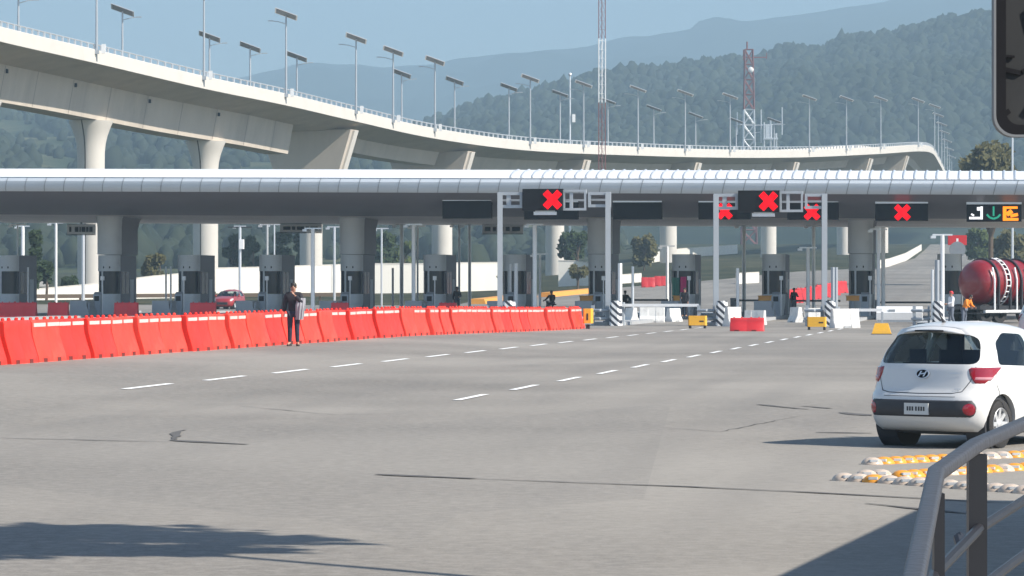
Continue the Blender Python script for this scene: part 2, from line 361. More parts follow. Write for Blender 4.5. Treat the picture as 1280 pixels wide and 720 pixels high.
def strip(name, pts, mname, dz):
    """a flat sheet between a left and a right border, rows of (left, right)"""
    V = []; n = 9
    rows = []
    for (a, b), (c, d) in zip(pts, pts[1:]):
        k = max(2, int((Vector(c)-Vector(a)).length/6))
        for i in range(k): rows.append((Vector(a).lerp(Vector(c), i/k), Vector(b).lerp(Vector(d), i/k)))
    rows.append((Vector(pts[-1][0]), Vector(pts[-1][1])))
    for a, b in rows:
        for i in range(n):
            q = a.lerp(b, i/(n-1)); V.append((q.x, q.y, gz(q.x, q.y)+dz))
    Fq = [(j*n+i, j*n+i+1, (j+1)*n+i+1, (j+1)*n+i) for j in range(len(rows)-1) for i in range(n-1)]
    return kind(link(name, mesh_np(name, V, Fq, mname, True)), 'structure')
def q2(px, Y): return ((px-640)/F*Y, Y, 0)
strip('exit_road', [(q2(560,258),q2(1420,250)),(q2(600,290),q2(1400,300)),(q2(690,322),q2(1350,345)),(q2(800,350),q2(1310,380)),(q2(905,374),q2(1290,400)),(q2(1000,420),q2(1275,440)),(q2(1105,455),q2(1250,490)),(q2(1143,560),q2(1215,580)),(q2(1155,700),q2(1195,720)),(q2(1163,880),q2(1188,885))], 'pavement', .03)
# grass bank and orange painted kerb ends beyond the booths
for pa, pb, nm in (((596,268),(662,300),'kerb'),((683,300),(768,330),'kerb')):
    a, b = Vector(q2(*pa)), Vector(q2(*pb))
    mb = MB().m('orange_paint'); d = (b-a).normalized(); sd = Vector((d.y,-d.x,0))*1.6
    ring = lambda p, h: [Vector((q.x,q.y,gz(q.x,q.y)+z)) for q, z in ((p-sd*.5,-.1),(p+sd*.5,-.1),(p+sd*.38,h),(p-sd*.38,h))]
    mb.loft([ring(a+(b-a)*t, .45) for t in (0,.25,.5,.75,1)])
    kind(mb.build('traffic_kerb'), 'structure')

# painted lane dashes, all one flat marking layer
mk = MB().m('road_paint')
def dash(u, v0, v1, wd=.13):
    n = 4; L_, R_ = [], []
    for i in range(n+1):
        v = v0+(v1-v0)*i/n
        L_.append(W(u-wd/2, v, .012)); R_.append(W(u+wd/2, v, .012))
    for i in range(n): mk.add([L_[i], R_[i], R_[i+1], L_[i+1]], [(0,1,2,3)])
def line_from(pxs):
    uv = [to_uv(*G(*p)[:2]) for p in pxs]; A = np.polyfit([b for a, b in uv], [a for a, b in uv], 1)
    return lambda v: A[0]*v+A[1], uv[0][1]
f1, va = line_from([(157,487),(318,469.5),(463,455),(553,443.5),(683,431)])
f2, vb = line_from([(577,501),(728,470),(835,452),(920,436.5),(1000,421)])
for i in range(17):
    v = va+i*5.62; dash(f1(v), v, v+3.35, .15)
for i in range(18):
    v = vb+i*5.62; dash(f2(v), v, v+3.1, .15)
kind(mk.build('lane_markings'), 'structure')
# open joints and cracks in the pavement
ck = MB().m('crack')
def crack(pxs, wd, jit=.03):
    pts = [G(*p) for p in pxs]; out = []
    for a, b in zip(pts, pts[1:]):
        k = max(2, int((b-a).length/.35))
        out += [a.lerp(b, i/k) for i in range(k)]
    out.append(pts[-1]); n = len(out)
    Ls, Rs = [], []
    for i, p in enumerate(out):
        t = (out[min(i+1,n-1)]-out[max(i-1,0)]); t = Vector((t.x,t.y,0)).normalized(); sd = Vector((t.y,-t.x,0))
        ww = wd*(.35+.65*math.sin(PI*min(1,max(0,(i+.5)/n))))*random.uniform(.5,1.3); p = p+sd*random.uniform(-jit,jit)
        Ls.append((p.x-sd.x*ww/2, p.y-sd.y*ww/2, gz(p.x,p.y)+.008)); Rs.append((p.x+sd.x*ww/2, p.y+sd.y*ww/2, gz(p.x,p.y)+.008))
    for i in range(n-1): ck.add([Ls[i],Rs[i],Rs[i+1],Ls[i+1]], [(0,1,2,3)])
crack([(214,551),(250,553),(309,556)], .28, .02)
crack([(216,551),(222,541),(230,538)], .12, .03)
crack([(470,593.5),(520,596),(592,599)], .22, .02)  # crack and the lens of shadow along it, drawn as one dark strip
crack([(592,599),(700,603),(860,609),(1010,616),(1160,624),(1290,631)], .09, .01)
crack([(950,506),(985,510),(1010,512)], .2, .03); crack([(1004,508),(1040,511)], .15, .03); crack([(1052,516),(1085,520)], .3, .03)
crack([(1020,541),(1090,542)], .2)
crack([(0,548),(90,550),(212,553)], .06)
crack([(1000,520),(900,540),(800,533)], .03, .03)
crack([(520,517),(420,519),(300,508)], .03, .03)
crack([(1230,645),(1080,630)], .10)
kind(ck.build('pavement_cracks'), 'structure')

# ------------------------------------------------------------------ hills
def hill(name, ridge, Yr, Yb, zb, mname, back, nx=160, ny=70, rough=10, seed=0):
    ridge = sorted(ridge); px0, px1 = ridge[0][0], ridge[-1][0]
    V = []; pts = []
    for j in range(ny+1):
        t = j/ny
        for i in range(nx+1):
            px = px0+(px1-px0)*i/nx; py = np.interp(px, [p for p,_ in ridge], [q for _,q in ridge])
            Xr = (px-640)/F*Yr; zr = EYE+(HZ-py)/F*Yr
            tt = t*(1+back)
            Y = Yb+(Yr-Yb)*tt
            prof = sstep(0, 1, tt)*.35+.65*min(tt,1) if tt <= 1 else 1-(tt-1)*.9
            X = Xr*(.55+.45*min(tt,1.3))
            z = zb+(zr-zb)*prof
            amp = rough*min(1, tt*2.5)*(1 if tt < .88 else .35)
            z += amp*noise.fractal(Vector((X*.0042+seed, Y*.0042, 0)), 1.0, 2.0, 5)
            V.append((X, Y, z))
    n = nx+1
    Fq = [(j*n+i, j*n+i+1, (j+1)*n+i+1, (j+1)*n+i) for j in range(ny) for i in range(nx)]
    o = kind(link(name, mesh_np(name, V, Fq, mname, True)), 'structure')
    return np.array(V).reshape(ny+1, nx+1, 3)
near_ridge = [(430,190),(520,166),(560,153),(600,139),(660,128),(690,119),(755,103),(800,97),(860,89),(905,83),(950,82),(985,69),(1030,71),(1050,59),(1100,53),(1170,39),(1243,28),(1330,16),(1420,8)]
NH = hill('forest_hill', near_ridge, 2300, 1150, 10, 'hill', .35, rough=19)
left_ridge = [(-160,140),(-40,144),(0,147),(30,150),(60,149),(90,151),(200,156),(300,160),(400,168),(520,190),(640,235),(760,300)]
LH = hill('valley_hillside', left_ridge, 1850, 640, 1, 'valley', .3, rough=13, seed=4)
far_ridge = [(-300,160),(0,150),(120,135),(250,112),(310,98),(370,84),(430,84),(480,86),(545,80),(600,71),(650,66),(750,56),(800,47),(850,41),(930,27),(1000,17),(1060,9),(1140,0),(1260,-14),(1420,-22)]
hill('distant_hill', far_ridge, 6400, 3900, 80, 'far_hill', .2, nx=300, ny=60, rough=38, seed=9)

# forest on the hills: crowns merged into one stuff mesh each
def crown_templates(k, sub=1):
    out = []
    for s in range(k):
        bm = bmesh.new(); bmesh.ops.create_icosphere(bm, subdivisions=sub+1, radius=1)
        for v in bm.verts:
            d = 1+.42*noise.noise(v.co*1.6+Vector((s*7.3,0,0)))+.25*noise.noise(v.co*3.7+Vector((0,s*5.1,0)))
            v.co *= d
        out.append((np.array([v.co[:] for v in bm.verts]), np.array([[v.index for v in f.verts] for f in bm.faces]))); bm.free()
    return out
TPL = crown_templates(8, 1)
def forest(name, H, n, r0, r1, t0, t1, mname='forest', mask=None, edge=0):
    Vs, Fs = [], []; base = 0; ny, nx = H.shape[0]-1, H.shape[1]-1; c = 0
    while c < n:
        i = random.random()*nx; j = (t0+(t1-t0)*random.random())*ny
        if edge and random.random() < edge: j = (.70+.07*random.random())*ny
        p = H[int(j), int(i)]*(1-(j%1)) + H[min(int(j)+1, ny), int(i)]*(j%1)
        q = H[int(j), min(int(i)+1, nx)]; p = p + (q-H[int(j), int(i)])*(i%1)
        c += 1
        if mask and not mask(p): continue
        r = random.uniform(r0, r1)*(.7+.6*random.random()); tv, tf = random.choice(TPL); a = random.random()*6.28
        ca, sa = math.cos(a), math.sin(a)
        sc = np.array([r*random.uniform(.85,1.15), r*random.uniform(.85,1.15), r*random.uniform(.75,1.7)])
        vv = tv*sc; vv = np.stack([vv[:,0]*ca-vv[:,1]*sa, vv[:,0]*sa+vv[:,1]*ca, vv[:,2]], 1)+p+np.array([0,0,r*.55])
        Vs.append(vv); Fs.append(tf+base); base += len(tv)
    return kind(link(name, mesh_np(name, np.concatenate(Vs), np.concatenate(Fs), mname, False)), 'stuff')
forest('hill_forest', NH, 34000, 1.7, 4.1, .12, .80, edge=.08)
forest('valley_woods', LH, 13000, 1.5, 3.6, .05, .80, mask=lambda p: noise.noise(Vector((p[0]*.008, p[1]*.003, 3))) > .02 or random.random() < .08)

# ------------------------------------------------------------------ air
hz = MB().m('white'); hz.box(-3500, 3500, -70, 8200, -4, 700)
ho = hz.build('haze'); kind(ho, 'stuff')
hm = bpy.data.materials.new('haze_air'); hm.use_nodes = True; n_ = hm.node_tree.nodes; n_.clear()
ou = n_.new('ShaderNodeOutputMaterial'); pv = n_.new('ShaderNodeVolumePrincipled'); pv.inputs['Color'].default_value = (*HAZE_COL, 1); pv.inputs['Density'].default_value = HAZE; pv.inputs['Anisotropy'].default_value = 0
hm.node_tree.links.new(pv.outputs[0], ou.inputs['Volume']); ho.data.materials.clear(); ho.data.materials.append(hm)

# ------------------------------------------------------------------ viaduct
tab = [(-160,-12,258),(-80,10,274),(0,33,293),(120,62,322),(255,95,350),(358,117,373),(445,138,398),(545,160.5,427),(663,176.5,463),(797,183.5,505),(912,187,545),(1012,187,588),(1101,183.5,632),(1148,181,675),(1165,184,722)]
ctrl = [P(px, py, Y) for px, py, Y in tab] + [Vector(((px-640)/F*Y, Y, z)) for px, Y, z in ((1172,778,33),(1180,877,33.5),(1186,980,33.5),(1191,1100,33.5),(1193,1250,33.5))]
def catmull(c, per=14):
    out = []
    for i in range(len(c)-1):
        p0, p1, p2, p3 = c[max(i-1,0)], c[i], c[i+1], c[min(i+2,len(c)-1)]
        for k in range(per):
            t = k/per; out.append(.5*((2*p1)+(p2-p0)*t+(2*p0-5*p1+4*p2-p3)*t*t+(3*p1-p0-3*p2+p3)*t**3))
    return out+[c[-1]]
raw = catmull(ctrl)
cum = [0]
for a, b in zip(raw, raw[1:]): cum.append(cum[-1]+(b-a).length)
VL = cum[-1]; cumn = np.array(cum); rawn = np.array([p[:] for p in raw])
def vp(s):
    return Vector([float(np.interp(s, cumn, rawn[:,k])) for k in range(3)])
def vt(s):
    t = vp(min(s+4,VL))-vp(max(s-4,0)); t.z = 0; return t.normalized()
def vleft(s): t = vt(s); return Vector((-t.y, t.x, 0))
def vo(s, off, rel): return vp(s)+vleft(s)*off+Vector((0,0,rel))
def px_of(p): return 640+F*p.x/p.y
def s_at_px(px, off=0, lo=0, hi=None):
    """arc length at which the edge (shifted off metres to the left) crosses a photo column"""
    best = min((abs(px_of(vo(s, off, 0))-px), s) for s in np.arange(lo, hi or VL-300, .5)); return best[1]
S = {p: s_at_px(p) for p in (413, 452, 597, 742, 880, 1003, 1095, 1140)}
DW = 13.4
via = thing('highway_viaduct', 'long curving pale concrete viaduct rising over the toll canopy', 'viaduct', vp(S[597])*1)
via_T = Matrix.Translation(-via.location)
def sweep(name, prof, s0, s1, mname, step=3.0, parent=via, smooth=True):
    n = max(2, int((s1-s0)/step)); mb = MB().m(mname); mb.T = via_T
    mb.loft([[vo(s0+(s1-s0)*i/n, o, z) for o, z in prof] for i in range(n+1)])
    return mb.build(name, parent=parent, smooth=smooth, angle=25)
sweep('parapet', [(0,0),(.28,0),(.32,-.95),(.32,-1.05),(.02,-1.36),(-.03,-1.36),(-.03,-.05)], 0, VL-4, 'concrete_white')
sweep('parapet', [(DW,0),(DW-.28,0),(DW-.32,-1.0),(DW,-1.36)], 0, VL-4, 'concrete_white')
sweep('deck_slab', [(.33,-1.06),(DW-.33,-1.06),(DW-.02,-1.38),(DW-4.55,-2.4),(4.55,-2.4),(.02,-1.38)], 0, VL-4, 'concrete')
def girder(s0, s1, dep): return sweep('box_girder', [(4.6,-2.3),(DW-4.6,-2.3),(DW-5.3,-dep),(5.3,-dep)], s0, s1, 'concrete')
girder(0, S[413], 5.9)
segs = [S[452]+3.2, S[597], S[742], S[880], S[1003], S[1095], S[1140], VL-4]
for i, (a, b) in enumerate(zip(segs, segs[1:])): girder(a+(0 if i == 0 else 2.6), b-2.6, 4.15 if i < 2 else 3.8)
# segment joints, drain holes on the deep girder
mb = MB().m('crack'); mb.T = via_T
for s in np.arange(4, S[413]-4, 9.5):
    for t0, t1 in ((-2.3,-5.85),):
        a0 = vo(s, 4.61, t0)-vleft(s)*.03; a1 = vo(s, 5.29, t1)-vleft(s)*.03
        t = vt(s)*.035; mb.add([a0-t, a0+t, a1+t, a1-t], [(0,1,2,3)])
mb.build('segment_joint', parent=via)
for s in np.arange(14, S[413]-6, 19):
    mb = MB().m('black'); mb.T = via_T; c = vo(s, 4.72, -2.95)
    t = vt(s); l = vleft(s); mb.add([c+t*a*.22+Vector((0,0,b*.2))+l*(d*.12-.14) for d in (0,1) for b in (-1,1) for a in (-1,1)], [(0,1,3,2),(4,5,7,6),(0,1,5,4),(2,3,7,6),(0,2,6,4),(1,3,7,5)]); mb.build('drain_hole', parent=via)
# parapet railing: posts and a rail
mb = MB().m('alu'); mb.T = via_T
for off in (.14,):
    n = int((VL-8)/2); mb.tube([vo(s, off, .52) for s in np.linspace(0, VL-4, n)], .075, 5)
    for s in np.arange(0, VL-300, 1.9):
        p = vo(s, off, 0); t = vt(s); l = vleft(s)
        mb.add([p+t*a*.12+l*b*.08+Vector((0,0,z)) for z in (-.02,.5) for b in (-1,1) for a in (-1,1)], [(0,1,3,2),(4,5,7,6),(0,1,5,4),(2,3,7,6),(0,2,6,4),(1,3,7,5)])
mb.build('railing', parent=via)
# flared round piers under the deep girder
for px in (115, 257, -28):
    s = s_at_px(px, 6.7); c = vo(s, 6.7, 0); zt = c.z-5.88; zb = gz(c.x, c.y)-.5
    mb = MB().m('concrete_white'); mb.T = via_T
    prof = [(1.42,zb),(1.42,zt-4.2),(1.44,zt-3.2),(1.52,zt-2.4),(1.70,zt-1.6),(1.98,zt-.8),(2.26,zt-.15),(2.3,zt)]
    mb.lathe(prof, 28, c=(c.x, c.y)); p_ = mb.build('pier', parent=via, smooth=True)
    g = MB().m('crack'); g.T = via_T
    fr = Vector((-.30,-.954,0))
    for (r1, z1), (r2, z2) in zip(prof, prof[1:]):
        sd = Vector((.954,-.30,0))*.07; A = Vector((c.x,c.y,0))+fr*(r1+.015); B = Vector((c.x,c.y,0))+fr*(r2+.015)
        g.add([A-sd+Vector((0,0,z1)), A+sd+Vector((0,0,z1)), B+sd+Vector((0,0,z2)), B-sd+Vector((0,0,z2))], [(0,1,2,3)])
    g.build('drain_groove', parent=p_)
# hammerhead piers
for i, px in enumerate((452, 597, 742, 880, 1003, 1095, 1140)):
    s = S[px]; sh = (6.6, 5.2, 6.2, 6.3, 6.3, 6.3, 6.3)[i]
    mb = MB().m('concrete'); mb.T = via_T
    zt = -2.22; th = 1.5
    def ring(t): return [vo(s, o, z)+vt(s)*t for o, z in ((.9,zt),(DW-.9,zt),(DW-1.1,zt-1.2),(DW-2.6,zt-5.6),(sh+1.6,zt-8.4),(sh-1.6,zt-8.4),(2.6,zt-5.6),(1.25,zt-1.2))]
    mb.loft([ring(-th), ring(th)]); cap = mb.build('pier_cap', parent=via)
    pl = MB().m('concrete_white'); pl.T = via_T                       # added pale strip, sunlight on the cap end put into its colour
    pl.loft([[vo(s, o, z)+vt(s)*t for t in (-.7,.7)]+[vo(s, o+.3, z)+vt(s)*t for t in (.7,-.7)] for o, z in ((.62,zt-.1),(.95,zt-1.2),(2.1,zt-4.9))]); pl.build('cap_lit_strip', parent=cap)
    c = vo(s, sh, 0); mb = MB().m('concrete_white'); mb.T = via_T
    mb.lathe([(1.4,gz(c.x,c.y)-.5),(1.4,c.z+zt-7.0)], 24, c=(c.x,c.y)); mb.build('pier', parent=via, smooth=True)

# ------------------------------------------------------------------ solar street lamps on the viaduct
def lamp_mesh(h, arm, pitch=-9):
    a = MB().m('steel'); a.tube([(0,0,-.3),(0,0,h)], [.14,.09], 8)
    b = MB().m('alu')
    e = Matrix.Translation((0,0,h+.1)) @ Matrix.Rotation(R(20),4,'Y') @ Matrix.Rotation(R(pitch),4,'X')
    b.box(-1.35,1.35,-.85,.85,0,.06,e); pn = Matrix(e)
    c = MB().m('steel'); c.tube([(0,0,h-1.0),(arm*1.0,.1,h-.72),(arm*1.9,.2,h-.62)], .045, 5); c.box(arm*1.8-.3,arm*1.8+.3,.1,.34,h-.68,h-.58)
    d = MB().m('steel'); d.box(-.22,.22,-.22,.22,-.35,.05)
    d.m('white'); d.box(.5,.9,-.15,.15,-.3,.62)
    bk = MB().m('panel_back'); bk.box(-1.2,1.2,-.70,.70,-.012,-.002,pn)
    cl = MB().m('solar'); cl.box(-1.27,1.27,-.78,.78,.062,.068,pn)
    return a, b, c, d, bk, cl
def street_lamp(loc, h, arm, label, group, box=True):
    pitch = -17+9*sstep(560, 800, px_of(Vector(loc)))
    t = thing('street_lamp', label, 'street lamp', loc, 0, group)
    a, b, c, d, bk, cl = lamp_mesh(h, arm, pitch)
    a.build('pole', parent=t, smooth=True); p = b.build('solar_panel', parent=t); bk.build('backing_sheet', parent=p); cl.build('solar_cells', parent=p)
    c.build('lamp_arm', parent=t)
    if box: d.build('base_box', parent=t)
    return t
near = [(120,-26),(255,-14),(358,19),(445,49),(492,65),(544,77),(663,99),(730,106),(797,112),(856,117),(912,121),(1012,123),(1058,124),(1101,124),(1148,126)]
for i, (px, py) in enumerate(near):
    s = s_at_px(px, -.15); p = vo(s, -.15, -.1); ztop = EYE+(HZ-py)/F*p.y; h = min(10.5, max(7.5, ztop-p.z))
    street_lamp(p, h, -1, f'solar street lamp on the near edge of the viaduct, {ORD[i]} from left', 'solar lamps along the near parapet of the viaduct')
for i, Y in enumerate((735,778,828,877,930,985,1045)):
    s = float(np.interp(Y, rawn[:,1], cumn)); p = vo(s, -.15, -.1)
    street_lamp(p, 9.6, -1, f'solar lamp of the receding row at the viaduct end, {ORD[i]} counting away', 'receding solar lamps at the viaduct end', box=False)
far = [(22,-8),(153,14),(262,47),(313,60),(372,72),(502,93),(568,102),(636,110),(700,118),(760,127),(817,136),(869,145),(920,153),(968,161)]
for i, (px, py) in enumerate(far):
    s = s_at_px(px, DW-.15); p = vo(s, DW-.15, -.1); ztop = EYE+(HZ-py)/F*p.y; h = min(10.5, max(5.5, ztop-p.z))
    street_lamp(p, h, 1, f'solar street lamp on the far edge of the viaduct, {ORD[i]} from left', 'solar lamps along the far parapet of the viaduct', box=False)
# ------------------------------------------------------------------ toll canopy
def PV(px, py, v):
    """point seen at a photo pixel on the upright plane at lane distance v"""
    k = (px-640)/F; Y = v/(k*LS+LC); return P(px, py, Y)
def drop(u): return -.0078*(u-to_uv(*PV(0,0,185)[:2])[0])
UL, UR = to_uv(*PV(-150,0,185)[:2])[0], to_uv(*PV(1440,0,185)[:2])[0]
canopy = thing('toll_canopy', 'long toll plaza canopy with white roof edge and dark curved underside', 'canopy', W((UL+UR)/2, 190))
cT = Matrix.Translation(-canopy.location)
def csweep(name, prof, mname, parent=canopy, u0=UL, u1=UR, n=60, closed=True, smooth=True):
    mb = MB().m(mname); mb.T = cT
    rings = []
    for i in range(n+1):
        u = u0+(u1-u0)*i/n; x = []
        for v, z in prof:
            X, Y = to_xy(u, v); x.append((X, Y, z+drop(u)))
        rings.append(x)
    mb.loft(rings, cap=closed, closed=closed); return mb.build(name, parent=parent, smooth=smooth, angle=30)
csweep('roof', [(183.95,8.34),(184.3,8.52),(185.2,8.72),(187,8.92),(196,9.1),(210,8.4),(210,8.3),(184.2,8.3)], 'roof_white')
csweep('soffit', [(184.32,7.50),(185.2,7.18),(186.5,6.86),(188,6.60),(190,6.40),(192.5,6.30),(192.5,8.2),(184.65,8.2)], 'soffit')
csweep('soffit_rear', [(192.52,6.32),(200,6.2),(209.5,6.08),(210,6.4),(210,8.25),(192.52,8.25)], 'soffit_lit')
mb = MB(); mb.T = cT
FP = [(184.0,8.33),(183.9,8.1),(183.93,7.85),(184.1,7.62),(184.3,7.50),(184.6,7.5),(184.6,8.29)]
mb.m('fascia').loft([[(*to_xy(UL+(UR-UL)*i/60, v), z+drop(UL+(UR-UL)*i/60)) for v, z in FP] for i in range(61)]); mb.m('panel_back')
u = UL
while u < UR:
    for (v1,z1),(v2,z2) in zip([(183.98,8.31),(183.88,8.1),(183.91,7.85),(184.08,7.63)], [(183.88,8.1),(183.91,7.85),(184.08,7.63),(184.28,7.49)]):
        q = lambda uu, v, z: (*to_xy(uu, v), z+drop(uu))
        sl_ = lambda z: (8.3-z)*-.28
        mb.add([q(u+sl_(z1),v1-.005,z1), q(u+.035+sl_(z1),v1-.005,z1), q(u+.035+sl_(z2),v2-.005,z2), q(u+sl_(z2),v2-.005,z2)], [(0,1,2,3)])
    u += 1.17
mb.build('fascia', parent=canopy, smooth=True, angle=30)
mb = MB().m('alu'); mb.T = cT                      # standing seams of the roof sheets, plain towards the right half
u = to_uv(*PV(640,0,185)[:2])[0]
while u < UR:
    q = lambda uu, v, z: (*to_xy(uu, v), z+drop(uu))
    pr = [(183.97,8.36),(184.3,8.53),(185.2,8.73),(187,8.93)]
    for (v1,z1),(v2,z2) in zip(pr, pr[1:]):
        mb.add([q(u,v1,z1), q(u+.16,v1,z1), q(u+.16,v2,z2), q(u,v2,z2), q(u+.05,v1,z1+.05), q(u+.11,v1,z1+.05), q(u+.11,v2,z2+.05), q(u+.05,v2,z2+.05)], [(0,1,5,4),(3,2,6,7),(4,5,6,7),(0,4,7,3),(1,2,6,5)])
    u += .62
mb.build('roof_seams', parent=canopy)['kind'] = 'stuff'

# ------------------------------------------------------------------ booths, columns and islands
def half_round(r, y1, n=12, yo=0.0):
    pts = [(r*math.cos(PI+PI*i/n), r+yo+r*math.sin(PI+PI*i/n)) for i in range(n+1)]
    return pts+[(r, y1), (-r, y1)]
def make_booth(label, col):
    t = thing('toll_booth', label, 'toll booth', (0,0,0), -TH, 'toll booths in a row under the canopy')
    HW = .70
    a = MB().m('booth'); a.loft([[(x*s, .7+(y-.7)*s if y < .69 else y, z) for x, y in half_round(HW, .72)] for s, z in ((.84,.15),(.9,.55),(1.0,1.0),(1.0,1.5))]); a.build('lower_shell', parent=t, smooth=True)
    a = MB().m('booth'); a.prism(half_round(HW, .72), 2.9, 3.9); up = a.build('upper_shell', parent=t, smooth=True)
    a = MB().m('black')
    for dx in (-.22, .02, .16): a.box(dx, dx+.07, .02, .06, 3.08, 3.2)
    a.build('lane_lamp', parent=up)
    a = MB().m('dark_glass'); a.prism(half_round(HW-.05, .72, yo=.05), 1.5, 2.9); g = a.build('glazing', parent=t, smooth=True)
    for ang in (246,):
        a = MB().m('booth'); c = R(ang); a.tube([(HW*.985*math.cos(c), .7+HW*.985*math.sin(c), z) for z in (1.5, 2.9)], .06, 6); a.build('mullion', parent=g)
    a = MB().m('booth_shade_side'); a.box(-HW, HW, .74, 4.4, .15, 3.9); b = a.build('cabin', parent=t)
    a = MB().m('dark_glass')
    a.box(HW-.02, HW+.012, 1.95, 2.6, 1.5, 2.85); a.build('side_window', parent=b); a = MB().m('dark_glass'); a.box(HW-.02, HW+.012, 1.0, 1.75, 1.5, 2.85)
    a.build('side_window', parent=b)
    a = MB().m('booth'); a.box(HW-.02, HW+.02, 2.9, 3.7, .3, 2.4); a.build('door', parent=b)
    return t
bpx = [(-100,0),(6,0),(133,1),(233,0),(335,0),(437,1),(541,0),(641,0),(748,1),(853,0),(966,0),(1075,1),(1186,0)]
proto = None; BO = []
words_ = {6:'at the left edge', 133:'under the leftmost column', 233:'right of the leftmost column', 335:'left of the person in black', 437:'under the second column from left', 541:'right of the second column', 641:'behind the left gantry post', 748:'under the third column from left', 853:'with green and pink cloth', 966:'inside the right gantry', 1075:'under the rightmost column', 1186:'behind the two road workers'}
for px, c in bpx[1:]:
    p = PV(px, 390, 195); u, v = to_uv(p.x, p.y); loc = Vector((p.x, p.y, gz(p.x, p.y)-.06))
    lab = 'grey round fronted toll booth '+words_[px]
    if proto is None: proto = make_booth(lab, c); proto.location = loc; b = proto
    else: b = dup(proto, loc, label=lab)
    BO.append((px, u, b))
    if c:
        q = MB().m('booth'); HW = .76
        q.T = cT @ Matrix.Translation(loc) @ Matrix.Rotation(-TH, 4, 'Z')
        top = 6.45
        q.loft([[(x*s, .7+(y-.7)*s if y < .69 else y, z) for x, y in half_round(HW, .74)] for s, z in ((1,3.93),(1,5.6),(1.05,6.1),(1.16,6.5),(1.3,7.0))]); q.build('column', parent=canopy, smooth=True)
        q = MB().m('booth_shade_side'); q.T = cT @ Matrix.Translation(loc) @ Matrix.Rotation(-TH, 4, 'Z')
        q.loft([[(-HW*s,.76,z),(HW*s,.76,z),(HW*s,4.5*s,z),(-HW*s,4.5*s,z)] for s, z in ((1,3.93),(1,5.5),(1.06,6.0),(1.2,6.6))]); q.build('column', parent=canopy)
V_N = 157.5
isl = []
for px, u, b in BO:
    mb = MB().m('concrete_grey'); pts = [(-.8,0.9),(-.5,.25),(0,0),(.5,.25),(.8,.9),(.8,66),(-.8,66)]
    x, y = to_xy(u, V_N+.5); z = gz(x, y)
    mb.T = Matrix.Translation((x,y,z)) @ Matrix.Rotation(-TH,4,'Z'); mb.prism(pts, -.2, .17)
    kind(mb.build('toll_island'), 'structure')
def rig(u, v, dz=0): x, y = to_xy(u, v); return Vector((x, y, gz(x, y)+dz))
UB = {px: u for px, u, b in BO}

# grey guard blocks on the islands in front of the booths
gp = None
for i, px in enumerate((6,133,233,335,437,541,641,748,853,966)):
    if gp is None:
        gp = thing('island_guard_block', '', 'guard block', rotz=-TH, group='grey guard blocks on the toll islands')
        mb = MB().m('concrete_grey'); mb.loft([[(-.62,y0,0),(.62,y0,0),(.62,y1,0),(-.62,y1,0)] if z == 0 else [(-.6*k,y0+a,z),(.42*k,y0+a,z),(.42*k,y1-a,z),(-.6*k,y1-a,z)] for y0, y1, z, k, a in ((0,2.2,0,1,0),(0,2.2,.55,1,.02),(0,2.2,.88,1,.05))]); mb.build('block', parent=gp)
        mb = MB().m('steel_grey'); mb.tube([(.5,.2,.2),(.58,.1,.75)], .06, 6); mb.build('light_bracket', parent=gp); o = gp
    else: o = dup(gp)
    o.location = rig(UB[px]-.1, 189.5, .17); o['label'] = 'grey concrete guard block in front of the booth '+words_[px]

# ------------------------------------------------------------------ lane signals under the canopy
def slab(mb, px0, px1, py0, py1, v, th):
    a = PV(px0, py1, v); b = PV(px1, py1, v); h = PV(px0, py0, v).z; h2 = PV(px1, py0, v).z; d = Vector((LS,LC,0))*th
    A, B = Vector((a.x,a.y,0)), Vector((b.x,b.y,0)); zb = (a.z+b.z)/2; zt = (h+h2)/2
    mb.add([A+Vector((0,0,zb)), B+Vector((0,0,zb)), B+d+Vector((0,0,zb)), A+d+Vector((0,0,zb)), A+Vector((0,0,zt)), B+Vector((0,0,zt)), B+d+Vector((0,0,zt)), A+d+Vector((0,0,zt))], [(0,3,2,1),(4,5,6,7),(0,1,5,4),(1,2,6,5),(2,3,7,6),(3,0,4,7)])
def stroke(mb, pts, wd, v):
    """flat drawn strokes in photo pixels on plane v, 2 cm thick"""
    for (x0,y0),(x1,y1) in zip(pts, pts[1:]):
        l = math.hypot(x1-x0, y1-y0); nx, ny = -(y1-y0)/l*wd/2, (x1-x0)/l*wd/2
        c = [(x0+nx,y0+ny),(x0-nx,y0-ny),(x1-nx,y1-ny),(x1+nx,y1+ny)]
        f = [PV(a,b,v) for a,b in c]; g = [p+Vector((LS,LC,0))*.02 for p in f]
        mb.add(f+g, [(0,1,2,3),(4,7,6,5),(0,4,5,1),(1,5,6,2),(2,6,7,3),(3,7,4,0)])
def cross(mb, cx, cy, rx, ry, wd, v):
    stroke(mb, [(cx-rx,cy-ry),(cx+rx,cy+ry)], wd, v); stroke(mb, [(cx-rx,cy+ry),(cx+rx,cy-ry)], wd, v-.022)
VS = 185.6
def signal(px0, px1, py0, py1, label, name='lane_signal', v=VS, hood=True, th=.45):
    c = PV((px0+px1)/2, py0, v); t = thing(name, label, 'signal board', c, 0, 'lane signals hung along the canopy')
    T = Matrix.Translation(-c)
    def part(nm, fn, par=t):
        mb = MB(); mb.T = T; fn(mb); return mb.build(nm, parent=par)
    case = part('case', lambda m_: slab(m_.m('black'), px0, px1, py0, py1, v, th))
    if hood: part('hood', lambda m_: (slab(m_.m('alu'), px0, px1, py0-3, py0-.2, v-.12, th*.8)), case)
    for k in (.2,.8):
        x = px0+(px1-px0)*k; part('hanger', lambda m_: slab(m_.m('black'), x-.8, x+.8, py0-14, py0-.1, v+.3, .1), case)
    return t, part
signal(553,614,251,273,'blank black signal board hung from the canopy left of the left gantry')
signal(655,722,253,274,'blank black signal board behind the crossed sign of the left gantry')
signal(766,827,253,274,'blank black signal board hung just right of the left gantry')
